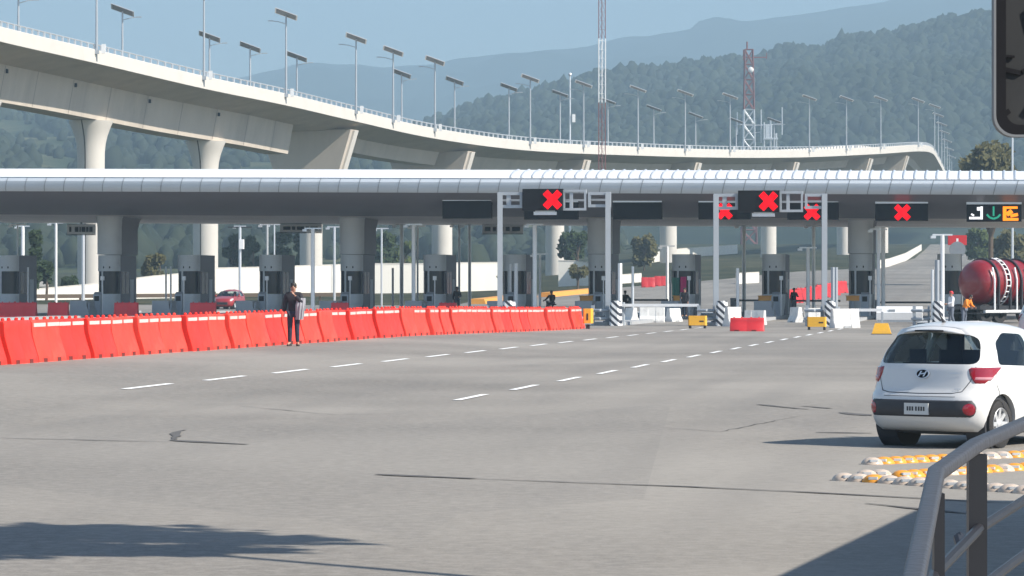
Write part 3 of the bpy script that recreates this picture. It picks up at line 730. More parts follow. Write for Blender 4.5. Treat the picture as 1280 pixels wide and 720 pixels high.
t, pt = signal(873,938,253,274,'black signal board with a red cross, left of the crossed sign of the right gantry')
pt('red_cross', lambda m_: cross(m_.m('led_red'), 906, 264, 7.5, 8, 7, VS-.05))
t, pt = signal(984,1048,253,274.5,'black signal board with a red cross, behind the right part of the right gantry')
pt('red_cross', lambda m_: cross(m_.m('led_red'), 1015, 265, 8, 8, 7, VS-.05))
t, pt = signal(1094,1160,254.5,276,'black signal board with a red cross at the right, right of the rightmost column')
pt('red_cross', lambda m_: cross(m_.m('led_red'), 1128, 265.5, 8, 8, 7, VS-.05))
t, pt = signal(1208,1277,255.5,277,'black signal board with white, green and orange symbols at the right edge')
def sym_w(m_):
    m_.m('led_white'); stroke(m_, [(1227,258),(1227,274.2)], 3, VS-.03); stroke(m_, [(1211.5,272.6),(1225.4,272.6)], 3, VS-.03); stroke(m_, [(1214,267.5),(1217.5,269.5)], 2.2, VS-.03); stroke(m_, [(1221.2,261),(1225.4,261)], 4.4, VS-.03)
def sym_g(m_):
    m_.m('led_green'); stroke(m_, [(1242,258),(1242,270)], 2.2, VS-.03); stroke(m_, [(1233.5,268),(1237,271.8),(1242,273.4),(1247,271.8),(1250.5,268)], 2.4, VS-.055)
def sym_o(m_):
    m_.m('led_orange'); stroke(m_, [(1253.6,267),(1258,267)], 18, VS-.03); stroke(m_, [(1258,274.2),(1273,274.2)], 3.5, VS-.03); stroke(m_, [(1258,259.5),(1272,259.5)], 3, VS-.03); stroke(m_, [(1258.4,268.5),(1265,263.5)], 5.5, VS-.055); stroke(m_, [(1263,270),(1272.5,268)], 4, VS-.08)
pt('white_symbol', sym_w); pt('green_arrow', sym_g); pt('orange_symbol', sym_o)

# ------------------------------------------------------------------ gantries on the island noses
def gantry(xl, xr, sx0, sx1, oy, label, slabel, cx, lamp):
    v = V_N+1.2; c = PV(xl, 405, v); c.z = gz(c.x, c.y)
    t = thing('sign_gantry', label, 'gantry', c, 0, 'sign gantries ahead of the booths'); T = Matrix.Translation(-c)
    def part(nm, fn, par=t):
        mb = MB(); mb.T = T; fn(mb); return mb.build(nm, parent=par)
    for x in (xl, xr):
        def post(m_):
            p = PV(x, 262, v); g = gz(p.x, p.y); m_.m('steel_grey').box(p.x-.13, p.x+.13, p.y-.13, p.y+.13, g-.1, PV(x, 241+oy, v).z)
            m_.box(p.x-.24, p.x+.24, p.y-.24, p.y+.24, g-.1, g+.24)
        part('post', post)
    def frame(a, b, y0, y1, wv=3.2, inner=None):
        def fn(m_):
            m_.m('steel'); slab(m_, a, b, y0, y0+wv*1.2, v, .3); slab(m_, a, b, y1-wv*1.2, y1, v, .3)
            slab(m_, a, a+wv, y0+wv*1.21, y1-wv*1.21, v, .3); slab(m_, b-wv, b, y0+wv*1.21, y1-wv*1.21, v, .3)
            if inner: slab(m_, inner, inner+wv*1.6, y0+wv*1.21, y1-wv*1.21, v+.05, .2)
            m_.m('steel_grey'); slab(m_, a+wv, b-wv, (y0+y1)/2-1, (y0+y1)/2+1.5, v+.6, .2)
            slab(m_, a, b, y0+1, y0+3, v+.8, .1); slab(m_, a, b, y1-3, y1-1, v+.8, .1)
        return part('truss_frame', fn)
    frame(xl-3, sx0-.3, 240+oy, 260+oy, inner=xl+8)
    frame(sx1+32, xr+3, 240+oy, 259+oy, 3)
    frame(sx1+.3, sx1+29.5, 237+oy, 263+oy, 2.4, inner=sx1+9)
    s = PV((sx0+sx1)/2, 236+oy, v); g = thing('crossed_lane_sign', slabel, 'sign', s, 0, 'large crossed signs on the gantries'); T2 = Matrix.Translation(-s)
    def gp_(nm, fn):
        mb = MB(); mb.T = T2; fn(mb); return mb.build(nm, parent=g)
    gp_('case', lambda m_: slab(m_.m('black'), sx0, sx1, 236+oy, 263+oy, v-.3, .5))
    gp_('red_cross', lambda m_: cross(m_.m('led_red'), cx, 249.5+oy, 9, 9.5, 8.4, v-.35))
    gp_('lower_lamp', lambda m_: (slab(m_.m('white'), lamp, lamp+28, 264.5+oy, 268.6+oy, v-.2, .3), slab(m_.m('alu'), lamp+2, lamp+26, 263.05+oy, 264.4+oy, v-.1, .2)))
gantry(625, 760, 653, 703, 0, 'grey steel sign gantry standing left of the third canopy column', 'black sign with a big red cross on the left gantry', 690.5, 667)
gantry(895, 1030.5, 922.5, 974, 2, 'grey steel sign gantry standing left of the rightmost column', 'black sign with a big red cross on the right gantry', 960.5, 940)

# crash blocks with chevrons on the noses
cb = None
for i, (px, py) in enumerate(((635,406),(768.5,406),(901.5,408),(1037,410),(1172,411))):
    lab = 'chevron striped crash block ' + ('behind the barriers, foot of the left gantry','at the right foot of the left gantry','at the left foot of the right gantry','at the right foot of the right gantry','beside the white car roof, next to the workers')[i]
    if cb is None:
        cb = thing('crash_block', lab, 'crash block', rotz=-TH, group='chevron crash blocks on the island noses')
        mb = MB().m('stripes'); mb.loft([[(-.25*k,.1*(1-k),z),(-.15*k,-.12,z),(.15*k,-.12,z),(.25*k,.1*(1-k),z),(.25*k,.9,z),(-.25*k,.9,z)] for k, z in ((1.1,0),(1,.3),(.95,1.1),(.8,1.22))]); mb.build('striped_shell', parent=cb)
        mb = MB().m('steel_grey')
        for z in (.35,.75): mb.tube([(-1.25,1.3,z),(-1.15,.25,z),(-.75,.05,z),(-.42,.3,z),(-.42,1.3,z)], .075, 6)
        mb.box(-1.2,-1.05,.3,.45,-.05,1.0); mb.box(-.5,-.4,1.0,1.2,-.05,1.0); mb.build('guard_rail', parent=cb); o = cb
    else: o = dup(cb, label=lab)
    o.location = PV(px, 400, V_N); o.location.z = gz(o.location.x, o.location.y)

# payment machines on the islands
pm = None
for px in (133, 233, 335, 437, 541, 641, 748, 853, 966, 1075):
    if pm is None:
        pm = thing('payment_machine', '', 'machine', rotz=-TH, group='payment machines on the toll islands')
        mb = MB().m('steel_grey'); mb.loft([[(-.22,0,0),(.22,0,0),(.22,.35,0),(-.22,.35,0)],[(-.22,0,1.25),(.22,0,1.25),(.22,.35,1.4),(-.22,.35,1.4)]]); mb.build('housing', parent=pm)
        mb = MB().m('black'); mb.box(-.15,.15,-.012,.0,.85,1.15); mb.build('screen', parent=pm)
        mb = MB().m('white'); mb.tube([(.3,.2,0),(.3,.2,2.1)], .035, 6); mb.box(.2,.4,.1,.3,2.1,2.35); mb.build('camera_post', parent=pm); o = pm
    else: o = dup(pm)
    o.location = rig(UB[px]+.45, 191.3, .17); o['label'] = 'grey payment machine with camera post beside the booth '+words_[px]
# lane gates: white arms closing the lanes
def gate(px0, px1, py, v, label):
    a = PV(px0, py, v); b = PV(px1, py, v); g = gz(a.x, a.y)
    t = thing('barrier_gate', label, 'barrier gate', (a.x,a.y,g), 0, 'closed lane gates'); T = Matrix.Translation(-t.location)
    mb = MB().m('steel_grey'); mb.T = T; mb.box(a.x-.2,a.x+.2,a.y-.2,a.y+.2,g,a.z+.15,bev=.05); mb.build('cabinet', parent=t)
    mb = MB().m('white'); mb.T = T; mb.bar([a-Vector((0,.25,0)), b-Vector((0,.25,0))], .06, .14); ar = mb.build('arm', parent=t)
    mb = MB().m('steel_grey'); mb.T = T; mb.box(b.x-.05,b.x+.05,b.y-.3,b.y-.2,g,b.z-.08); mb.build('arm_rest', parent=t)
gate(776, 873, 381.5, V_N+1.5, 'white gate arm closing the lane right of the left gantry')
gate(1044, 1102, 387.5, V_N+1.5, 'white gate arm in front of the rightmost column')
def dgate(px0, px1, py, v, label):
    a = PV(px0, py, v); b = PV(px1, py, v); g = gz(a.x, a.y)
    t = thing('exit_gate', label, 'barrier gate', (a.x,a.y,g), 0, 'dark exit gates behind the booths'); T = Matrix.Translation(-t.location)
    mb = MB().m('steel_grey'); mb.T = T; mb.box(a.x-.25,a.x+.15,a.y-.2,a.y+.2,g,a.z+.15,bev=.05); mb.build('cabinet', parent=t)
    mb = MB().m('black_metal'); mb.T = T; mb.bar([a-Vector((0,.25,0)), b-Vector((0,.25,0))], .06, .12); mb.build('arm', parent=t)
dgate(790, 835, 375, 203, 'dark exit gate arm left of the booth with green and pink cloth')
dgate(918, 950, 375.5, 203, 'dark exit gate arm left of the booth inside the right gantry')
dgate(990, 1050, 376, 203, 'dark exit gate arm between the right gantry posts')
dgate(1097, 1168, 378, 203, 'dark exit gate arm over the open lane right of the rightmost column')

# ------------------------------------------------------------------ orange water barriers, the long row in front
def make_barrier(main, strip=True):
    t = thing('water_barrier', '', 'barrier'); L = 1.86
    half = [(.30,0),(.30,.05),(.285,.14),(.20,.40),(.135,.62),(.115,.78),(.11,.93),(.085,.965)]
    prof = [(-y,z) for y,z in half]+[(y,z) for y,z in reversed(half)]
    mb = MB().m(main); e = .035
    rings = []
    for x, k in ((-L/2,.93),(-L/2+e,1),(-L/2+.5,1),(-.02,1),(0,.985),(.02,1),(L/2-.5,1),(L/2-e,1),(L/2,.93)):
        rings.append([(x, y*k, z*(1-(1-k)*.25)) for y, z in prof])
    mb.loft(rings)
    for x in (-.72,-.3,.22,.66): mb.lathe([(.045,.955),(.045,1.01),(.02,1.03)], 8, c=(x,0))
    mb.build('barrier_body', parent=t, smooth=True, angle=35)
    for x in (-.55,.4):
        mb = MB().m('slot_red'); mb.box(x-.13,x+.13,-.304,-.27,.0,.10); mb.build('fork_slot', parent=t)
    if strip:
        for x0, x1 in ((-.9,-.04),(.04,.9)):
            mb = MB().m('reflective'); mb.box(x0+.05,x1-.02,-.128,-.105,.81,.895); mb.build('reflective_strip', parent=t)
    return t
pa, pb = G(-46, 458.5), G(727, 410.3)
ua, va_ = to_uv(pa.x, pa.y); ub, vb_ = to_uv(pb.x, pb.y)
Lr = math.hypot(ub-ua, vb_-va_); nb = int(Lr/2.0)
protos = [make_barrier('orange_plastic', False), make_barrier('orange_faded'), make_barrier('orange_plastic'), make_barrier('orange_faded', False)]
used = [False]*4; heads = math.atan2(pb.y-pa.y, pb.x-pa.x)
vis = 0
for i in range(nb):
    f = (i+.5)/nb; u = ua+(ub-ua)*f; v = va_+(vb_-va_)*f
    x, y = to_xy(u, v); px = 640+F*x/y
    k = 0 if px < 40 else (3 if i in (11, 15, 21) else random.choice([1,1,2]))
    loc = Vector((x+random.uniform(-.09,.09), y, gz(x,y)-.01)); vis = i
    if i < nb/2: lab = f'orange water barrier in the long row, {ORD[i]} from its left end'
    else: lab = f'orange water barrier in the long row, {ORD[nb-1-i]} from its right end'
    if used[k]: o = dup(protos[k])
    else: o = protos[k]; used[k] = True
    o.location = loc; o.rotation_euler = (0,random.uniform(-.008,.008),heads+random.uniform(-.045,.045)); tag(o, lab, 'barrier', 'orange water barriers in the long row')
# yellow end of the row
e = thing('end_marker', 'yellow end block at the right end of the orange barrier row', 'marker', G(735,411), -TH)
mb = MB().m('yellow'); mb.box(-.2,.22,-.25,.25,.25,.92,bev=.06); mb.build('yellow_block', parent=e)
mb = MB().m('black_metal'); mb.box(-.08,.08,-.1,.1,0,.2); mb.box(-.04,.04,-.26,-.25,.4,.7); mb.build('foot', parent=e)

# barriers standing across the lanes near the booths, and small ones
def put_barrier(main, px, py, rot, sc, label, group):
    o = make_barrier(main, False); o.location = G(px, py); o.rotation_euler = (0,0,rot); o.scale = sc
    for ch in list(o.children):
        if ch.name.startswith('fork_slot') and main != 'red_plastic': pass
    return tag(o, label, 'barrier', group)
for i, (px, w_) in enumerate(((8,1.5),(30,1.5),(73,1.2),(158,1.4),(254,1.5),(425,1.0),(560,1.0))):
    p = PV(px, 390, 187); o = make_barrier('red_plastic', False); o.location = (p.x, p.y, gz(p.x,p.y)); o.rotation_euler = (0,0,-TH+random.uniform(-.1,.1)); o.scale = (w_*.55,1,.98)
    tag(o, ['dark red barrier at the left edge behind the orange row','dark red barrier under the leftmost booth','dark red barrier in the lane left of the leftmost column','dark red barrier in front of the leftmost column','dark red barrier in front of the booth right of the leftmost column','dark red barrier near the second column','dark red barrier behind the orange row right of the second column'][i], 'barrier', 'red barriers closing lanes by the booths')
put_barrier('red_plastic', 934, 414, -TH, (.78,1,.60), 'low red barrier alone on the road in front of the right gantry', 'red barriers closing lanes by the booths')
M['barrier_concrete'] = mat('chipped_white_concrete', (.68,.67,.64), .85, var=.15, scale=3, dirt=.7, dirtcol=(.33,.32,.31), bump=.3)
jb = None
for i, (px, py, wd, h) in enumerate(((789,404,.55,.95),(815,403,.95,.95),(842,402,.6,.85),(916,408,.6,1.1),(944,406,.75,.85),(995,403,.55,.95),(1016,403,.7,.9),(1056,410,.95,1.05))):
    lab = 'white concrete barrier ' + ('left one of the group right of the left gantry','biggest of the group right of the left gantry','right one of the group right of the left gantry','tall one behind the low red barrier','right one behind the low red barrier','left one inside the right gantry','right one inside the right gantry','leaning by the foot of the rightmost column')[i]
    if jb is None:
        jb = thing('concrete_barrier', lab, 'barrier', group='white concrete barriers on the island noses')
        half = [(.30,0),(.30,.1),(.17,.36),(.11,.85)]; prof = [(-y,z) for y,z in half]+[(y,z) for y,z in reversed(half)]
        mb = MB().m('barrier_concrete'); mb.loft([[(x,y*k,z) for y,z in prof] for x,k in ((-.95,.8),(-.9,1),(-.3,1),(-.28,.9),(.28,.9),(.3,1),(.9,1),(.95,.8))]); mb.build('barrier_body', parent=jb)
        mb = MB().m('concrete_grey'); mb.box(-.25,.25,-.31,-.27,0,.09); mb.build('fork_slot', parent=jb); o = jb
    else: o = dup(jb, label=lab)
    o.location = G(px, py); o.rotation_euler = (0,0,-TH+(-.9,.1,.9,.8,-.3,-.9,.3,.5)[i]); o.scale = (wd*.75,1,h)
# wide white closing block in the open lane
t = thing('lane_closing_block', 'long low white block lying across the lane right of the rightmost column', 'barrier', G(1125, 402.5), -TH)
mb = MB().m('white'); mb.loft([[(x,-.35,.12),(x,-.38,.5),(x,-.2,.82),(x,.3,.85),(x,.4,.12)] for x in (-1.25,-1.15,1.1,1.2)]); mb.build('block', parent=t)
mb = MB().m('steel_grey'); mb.box(-1.2,1.15,-.36,.3,0,.11); mb.box(-.6,-.25,-.36,-.33,.55,.68); mb.build('base_rail', parent=t)
# yellow bumpers
def bumper(px, py, label):
    t = thing('yellow_bumper', label, 'bumper', G(px,py), -TH, 'yellow bumper boxes on the road')
    mb = MB().m('yellow'); mb.box(-.42,.42,-.2,.2,.14,.58,bev=.05); mb.build('box_body', parent=t)
    for x in (-.34,.34):
        mb = MB().m('black_metal'); mb.box(x-.05,x+.05,-.16,.16,0,.14); mb.build('leg', parent=t)
    mb = MB().m('black_metal'); mb.box(.1,.3,-.206,-.195,.3,.36); mb.build('plate', parent=t)
bumper(872, 410.5, 'yellow box on legs beside the low red barrier'); bumper(1021, 412.5, 'yellow box on legs at the right foot of the right gantry')
t = thing('yellow_wedge', 'yellow sloped block alone on the road left of the white car', 'bumper', G(1102, 418), -TH)
mb = MB().m('yellow'); mb.loft([[(-.40,-.2,0),(.40,-.2,0),(.40,.2,0),(-.40,.2,0)],[(-.36,-.18,.12),(.36,-.18,.12),(.36,.18,.12),(-.36,.18,.12)],[(-.26,-.1,.45),(.26,-.1,.45),(.26,.1,.45),(-.26,.1,.45)]]); mb.build('sloped_body', parent=t)
mb = MB().m('black_metal'); mb.box(-.42,.42,-.22,.22,-.01,.03); mb.build('base_strip', parent=t)
# ------------------------------------------------------------------ thin posts about the booths
posts = [(22,281,383,205,.05,'white'),(28.5,283,383,235,.13,'white'),(35,334,380,196,.06,'white'),(70,279,384,222,.09,'white'),(104,285,384,225,.12,'alu'),(207.5,333,380,208,.06,'alu'),(213.5,333,380,210,.06,'alu'),(300,283,380,262,.10,'alu'),(334,281,382,215,.08,'alu'),(343,281,340,250,.06,'alu'),(391,286,383,187,.12,'white'),(418,284,350,225,.09,'alu'),(477,286,340,230,.07,'alu'),(491,335,383,200,.07,'white'),(502,281,384,206,.12,'alu'),(517,281,384,190,.12,'white'),(522,283,340,200,.06,'white'),(574,281,382,205,.07,'alu'),(587,281,382,208,.10,'alu'),(638,330,384,192,.07,'white'),(645,329,385,190,.12,'white'),(668.5,281,385,188,.13,'white'),(675,318,384,196,.07,'white'),(775,329,392,165,.11,'white'),(791,333,385,186,.08,'alu'),(834,308,378,215,.1,'white'),(838,338,385,196,.06,'white'),(922,335,382,188,.09,'white'),(930,282,384,205,.12,'alu'),(1010,310,384,192,.11,'white'),(1017,282,385,206,.11,'alu'),(1041,334,390,170,.10,'steel_grey'),(1045,334,390,172,.10,'steel_grey'),(1104,284,385,195,.12,'white'),(1098,287,385,190,.10,'white'),(1165.5,337,390,170,.07,'alu'),(1178,294,392,165,.10,'white'),(1171.5,325,390,168,.12,'steel_grey')]
for i, (px, y0, y1, v, wd, mm) in enumerate(posts):
    a = PV(px, y0, v); g = gz(a.x, a.y); x, y = a.x, a.y
    t = thing('traffic_post' if a.z-g < 3.4 else 'camera_pole', f'{ORD[i] if i < 30 else ORD[i-30]} thin post from left', 'post', (x,y,g), 0)
    near_ = min(words_.items(), key=lambda kv: abs(kv[0]-px))
    side = 'left of' if px < near_[0] else 'right of'
    t['label'] = f"{'slim' if wd < .085 else 'thick'} {'white' if mm=='white' else 'grey'} {'short post' if a.z-g < 3.4 else 'tall pole'}, {ORD[i%30]+(' from left' if i < 30 else ' of those at the right end')} among posts by the booths"
    t['group'] = 'posts and poles about the booths'
    h = a.z-g; mb = MB().m(mm); mb.tube([(0,0,-.1),(0,0,h)], wd, 8); mb.build('pole', parent=t, smooth=True)
    mb = MB().m('steel_grey'); mb.lathe([(wd*2.2,0),(wd*2.2,.06),(wd*1.4,.3)], 8); mb.build('base', parent=t)
    if h >= 3.4:
        mb = MB().m('alu'); mb.box(-.5,.5,-.06,.06,h-.02,h+.06); mb.box(-.6,-.35,-.2,.2,h-.16,h-.03); mb.build('arm', parent=t)
# exit side signs hung behind the canopy
def rear_sign(px0, px1, py0, py1, v, label, marks):
    c = PV((px0+px1)/2, py0, v); t = thing('hanging_sign', label, 'sign', c, 0, 'signs hung at the rear of the canopy'); T = Matrix.Translation(-c)
    mb = MB().m('white'); mb.T = T; slab(mb, px0, px1, py0, py1, v, .12); b = mb.build('board', parent=t)
    mb = MB().m('black'); mb.T = T
    for a, w_ in marks: slab(mb, a, a+w_, py0+2.6, py1-2.6, v-.02, .02)
    mb.build('lettering', parent=b)
    mb = MB().m('black_metal'); mb.T = T; slab(mb, px0, px1, py0-1.2, py0-.3, v, .1); slab(mb, px0-1, px1, py1+.3, py1+1.5, v, .1); slab(mb, (px0+px1)/2-1, (px0+px1)/2+1, py0-12, py0-1.25, v, .1); mb.build('sign_frame', parent=t)
rear_sign(84,119,281,292.5,207.5,'white sign with black marks hung left of the leftmost canopy column',[(86.5,2.5),(93.5,4.5),(99.2,1.8),(102,4.5),(107.5,3),(111.5,4)])
rear_sign(350,402,280.5,290,207.5,'white sign with black marks hung above the person in black',[(354,9),(365,4),(371,9),(382,4),(388,9)])
rear_sign(603,654,281,291.5,207.5,'white sign with black marks hung behind the left post of the left gantry',[(606,7),(616,4),(622,7),(632,5),(640,10)])
# cloths hung at one booth window
for (px0,px1,py0,py1,mm,lab) in ((840,849.5,347,373,'green_cloth','green cloth hung at the front of a booth window'),(850.5,858,346,374,'pink_cloth','pink cloth hung beside the green one at a booth window')):
    p = PV((px0+px1)/2, py1, 194.6); a, b = PV(px0,py1,194.6), PV(px1,py0,194.6); mb = MB().m(mm)
    n = 8; vs = []
    for j in range(5):
        for i in range(n+1):
            x = a.x+(b.x-a.x)*i/n; z = a.z+(b.z-a.z)*j/4; vs.append((x-p.x, .03*math.sin(i*2.4+j*.5), z-p.z))
    k = len(vs); vs += [(x,y+.02,z) for x,y,z in vs]
    fs = [(j*(n+1)+i, j*(n+1)+i+1, (j+1)*(n+1)+i+1, (j+1)*(n+1)+i) for j in range(4) for i in range(n)]
    fs += [tuple(k+q for q in reversed(f)) for f in fs]
    mb.add(vs, fs); tag(mb.build('hanging_cloth', smooth=True, loc=p), lab, 'cloth')
for px, lab in ((850,'orange desk box below the green and pink cloth'),(956,'orange desk box at the booth inside the right gantry'),(1066,'orange desk box at the rightmost column'),(733,'brown desk box at the third canopy column')):
    p = PV(px, 375.5, 193.6); mb = MB().m('orange_paint'); mb.box(-.38,.38,-.22,.22,-.02,.25,bev=.06); mb.box(-.42,.42,-.26,.26,.25,.29)
    mb.m('steel_grey'); mb.box(-.08,.08,-.08,.08,gz(p.x,p.y)-p.z,-.02); tag(mb.build('desk_box', loc=p, rotz=-TH), lab, 'box', 'small orange boxes at the booths')

# ------------------------------------------------------------------ white walls beyond the booths
def wall(pts, label, mname='wall_white', th=.35, name='roadside_wall'):
    a = [P(px, py, Y) for px, py, Y in pts]; o = a[0].copy(); o.z = gz(o.x, o.y); mb = MB().m(mname); mb.T = Matrix.Translation(-o)
    rings = []
    for p in a: rings.append([(p.x,p.y,gz(p.x,p.y)-.3),(p.x+.03,p.y+th,gz(p.x,p.y)-.3),(p.x,p.y+th,p.z),(p.x,p.y,p.z)])
    mb.loft(rings); t = thing(name, label, 'wall', o); mb.build('wall_body', parent=t)
    mb = MB().m('concrete_white'); mb.T = Matrix.Translation(-o)
    mb.loft([[(p.x,p.y-.05,p.z+.003),(p.x,p.y+th+.05,p.z+.003),(p.x,p.y+th+.05,p.z+.09),(p.x,p.y-.05,p.z+.09)] for p in a]); mb.build('coping', parent=t)
    return t
wall([(42,362,300),(106,356.5,305),(188,346,312),(242,341,318)], 'long white roadside wall rising behind the left booths')
wall([(270,335.5,330),(322,334.5,334),(367,333,338),(432,331,345)], 'white roadside wall behind the person in black')
wall([(462,330,350),(530,330,352)], 'white roadside wall right of the second canopy column')
wall([(560,329,356),(622,328.5,360)], 'white roadside wall left of the left gantry post')
wall([(698,326,372),(720,326.5,372),(745,331,368)], 'short white wall left of the third canopy column')
def wall_on(pts, label):
    q = []
    for px, yb, yt in pts: g = G(px, yb); q.append((px, yt, g.y))
    return wall(q, label)
def wall_h(pts, label):
    return wall([(px, HZ-(gz((px-640)/F*Y, Y)+h-EYE)/Y*F, Y) for px, Y, h in pts], label)
wall_h([(800,530,1.6),(850,580,1.6),(922,650,1.7)], 'white wall across the far road behind the pink and green cloth')
wall_h([(920,345,1.1),(949,350,1.1)], 'low white barrier wall behind the right gantry')
wall_h([(1096,440,1.1),(1112,465,1.1),(1132,530,1.2),(1143,620,1.2),(1152,720,1.2)], 'curved white wall beside the far rising road')
wall_h([(774,375,.9),(802,380,.9)], 'low cream wall right of the left gantry')
wall([(60,331,420),(-60,335,420)], 'low cream wall far behind the left edge booth', 'concrete_white')
gr_ = thing('guard_rail', 'brown roadside guard rail behind the left booths', 'guard rail', GX(60, 262)); T = Matrix.Translation(-gr_.location)
mb = MB().m('bark'); mb.T = T; pts_ = [GX(px, 262+px*.03)+Vector((0,0,.78)) for px in range(40, 480, 30)]; mb.bar(pts_, .08, .32); mb.build('rail', parent=gr_)
for p in pts_[::2]:
    mb = MB().m('bark'); mb.T = T; mb.box(p.x-.08,p.x+.08,p.y+.05,p.y+.2,p.z-.9,p.z+.1); mb.build('post', parent=gr_)
# red barriers far along the exit road
ex = [(895,378,240),(925,372,248),(952,369,256),(992,371,250),(1020,364,262),(1046,356,275)]
for i, (px, py, Y) in enumerate(((992,0,262),(1004,0,268),(1016,0,274),(1028,0,280),(1040,0,288),(1050,0,297))):
    p = GX(px, Y); o = make_barrier('red_plastic', False); o.location = p; o.rotation_euler = (0,0,R(50)); o.scale = (1.05,1,1.15)
    tag(o, f'red barrier on the exit road seen inside the right gantry, {ORD[i]} from left', 'barrier', 'red barriers along the exit road')
for i, (px, Y) in enumerate(((810,340),(826,345))):
    o = make_barrier('red_plastic', False); o.location = GX(px, Y); o.rotation_euler = (0,0,.1); o.scale = (.75,1,1.1)
    tag(o, ('left','right')[i]+' red barrier of the pair far up the exit road', 'barrier', 'red barriers far up the exit road')
# round red and grey sign plate on a post, right
p = GX(1196.5, 250); t = thing('round_sign', 'red topped round sign on a thin post beyond the right booth', 'sign', p)
h = P(1196.5, 303, 250).z-p.z; mb = MB().m('alu'); mb.tube([(0,0,0),(0,0,h+.2)], .05, 6); mb.build('pole', parent=t)
mb = MB().m('red_plastic'); mb.box(-.72,.72,-.06,.06,h-.2,h+.55,bev=.03); mb.build('red_board', parent=t)
mb = MB().m('panel_back'); mb.lathe([(.62,-.07),(.62,.07)], 16, T=Matrix.Translation((0,-.1,h-.55)) @ Matrix.Rotation(R(90),4,'X')); mb.build('round_plate', parent=t)
mb = MB().m('white'); mb.box(-.08,.08,-.07,-.062,h-.05,h+.3); mb.build('mark', parent=t)

# ------------------------------------------------------------------ people
def skin_mesh(name, joints, edges, rad, mname, parent, sub=2, extra=None):
    me = bpy.data.meshes.new(name); names = list(joints); me.from_pydata([joints[n] for n in names], [(names.index(a), names.index(b)) for a, b in edges], [])
    o = link(name, me, parent); o.modifiers.new('skin','SKIN'); me.skin_vertices.new() if not me.skin_vertices else None
    for n, sv in zip(names, me.skin_vertices[0].data):
        r = rad[n]; sv.radius = r if isinstance(r, tuple) else (r, r)
        sv.use_root = (n == names[0])
    s = o.modifiers.new('sub','SUBSURF'); s.levels = sub; s.render_levels = sub
    apply_mods(o); o.data.materials.clear(); o.data.materials.append(M[mname])
    o.data.polygons.foreach_set('use_smooth', [True]*len(o.data.polygons))
    if extra: extra(o)
    return o
BASE = dict(pel=(0,0,.95), sp=(0,.01,1.12), ch=(0,0,1.32), nk=(0,.01,1.49), hb=(0,-.01,1.57), ht=(0,-.02,1.71),
    lh=(-.095,0,.90), lk=(-.105,-.01,.50), la=(-.11,.02,.09), lt=(-.125,-.15,.045), rh=(.095,0,.90), rk=(.105,-.01,.50), ra=(.11,.02,.09), rt=(.125,-.15,.045),
    ls=(-.185,.01,1.415), le=(-.235,.03,1.15), lw=(-.245,-.04,.91), rs=(.185,.01,1.415), re=(.235,.03,1.15), rw=(.245,-.04,.91))
EDG = [('pel','sp'),('sp','ch'),('ch','nk'),('nk','hb'),('hb','ht'),('pel','lh'),('lh','lk'),('lk','la'),('la','lt'),('pel','rh'),('rh','rk'),('rk','ra'),('ra','rt'),('ch','ls'),('ls','le'),('le','lw'),('ch','rs'),('rs','re'),('re','rw')]
RAD = dict(pel=(.14,.10), sp=(.11,.075), ch=(.125,.08), nk=.05, hb=(.075,.085), ht=(.07,.085), lh=.085, lk=.058, la=.04, lt=.035, rh=.085, rk=.058, ra=.04, rt=.035, ls=.062, le=.042, lw=.028, rs=.062, re=.042, rw=.028)
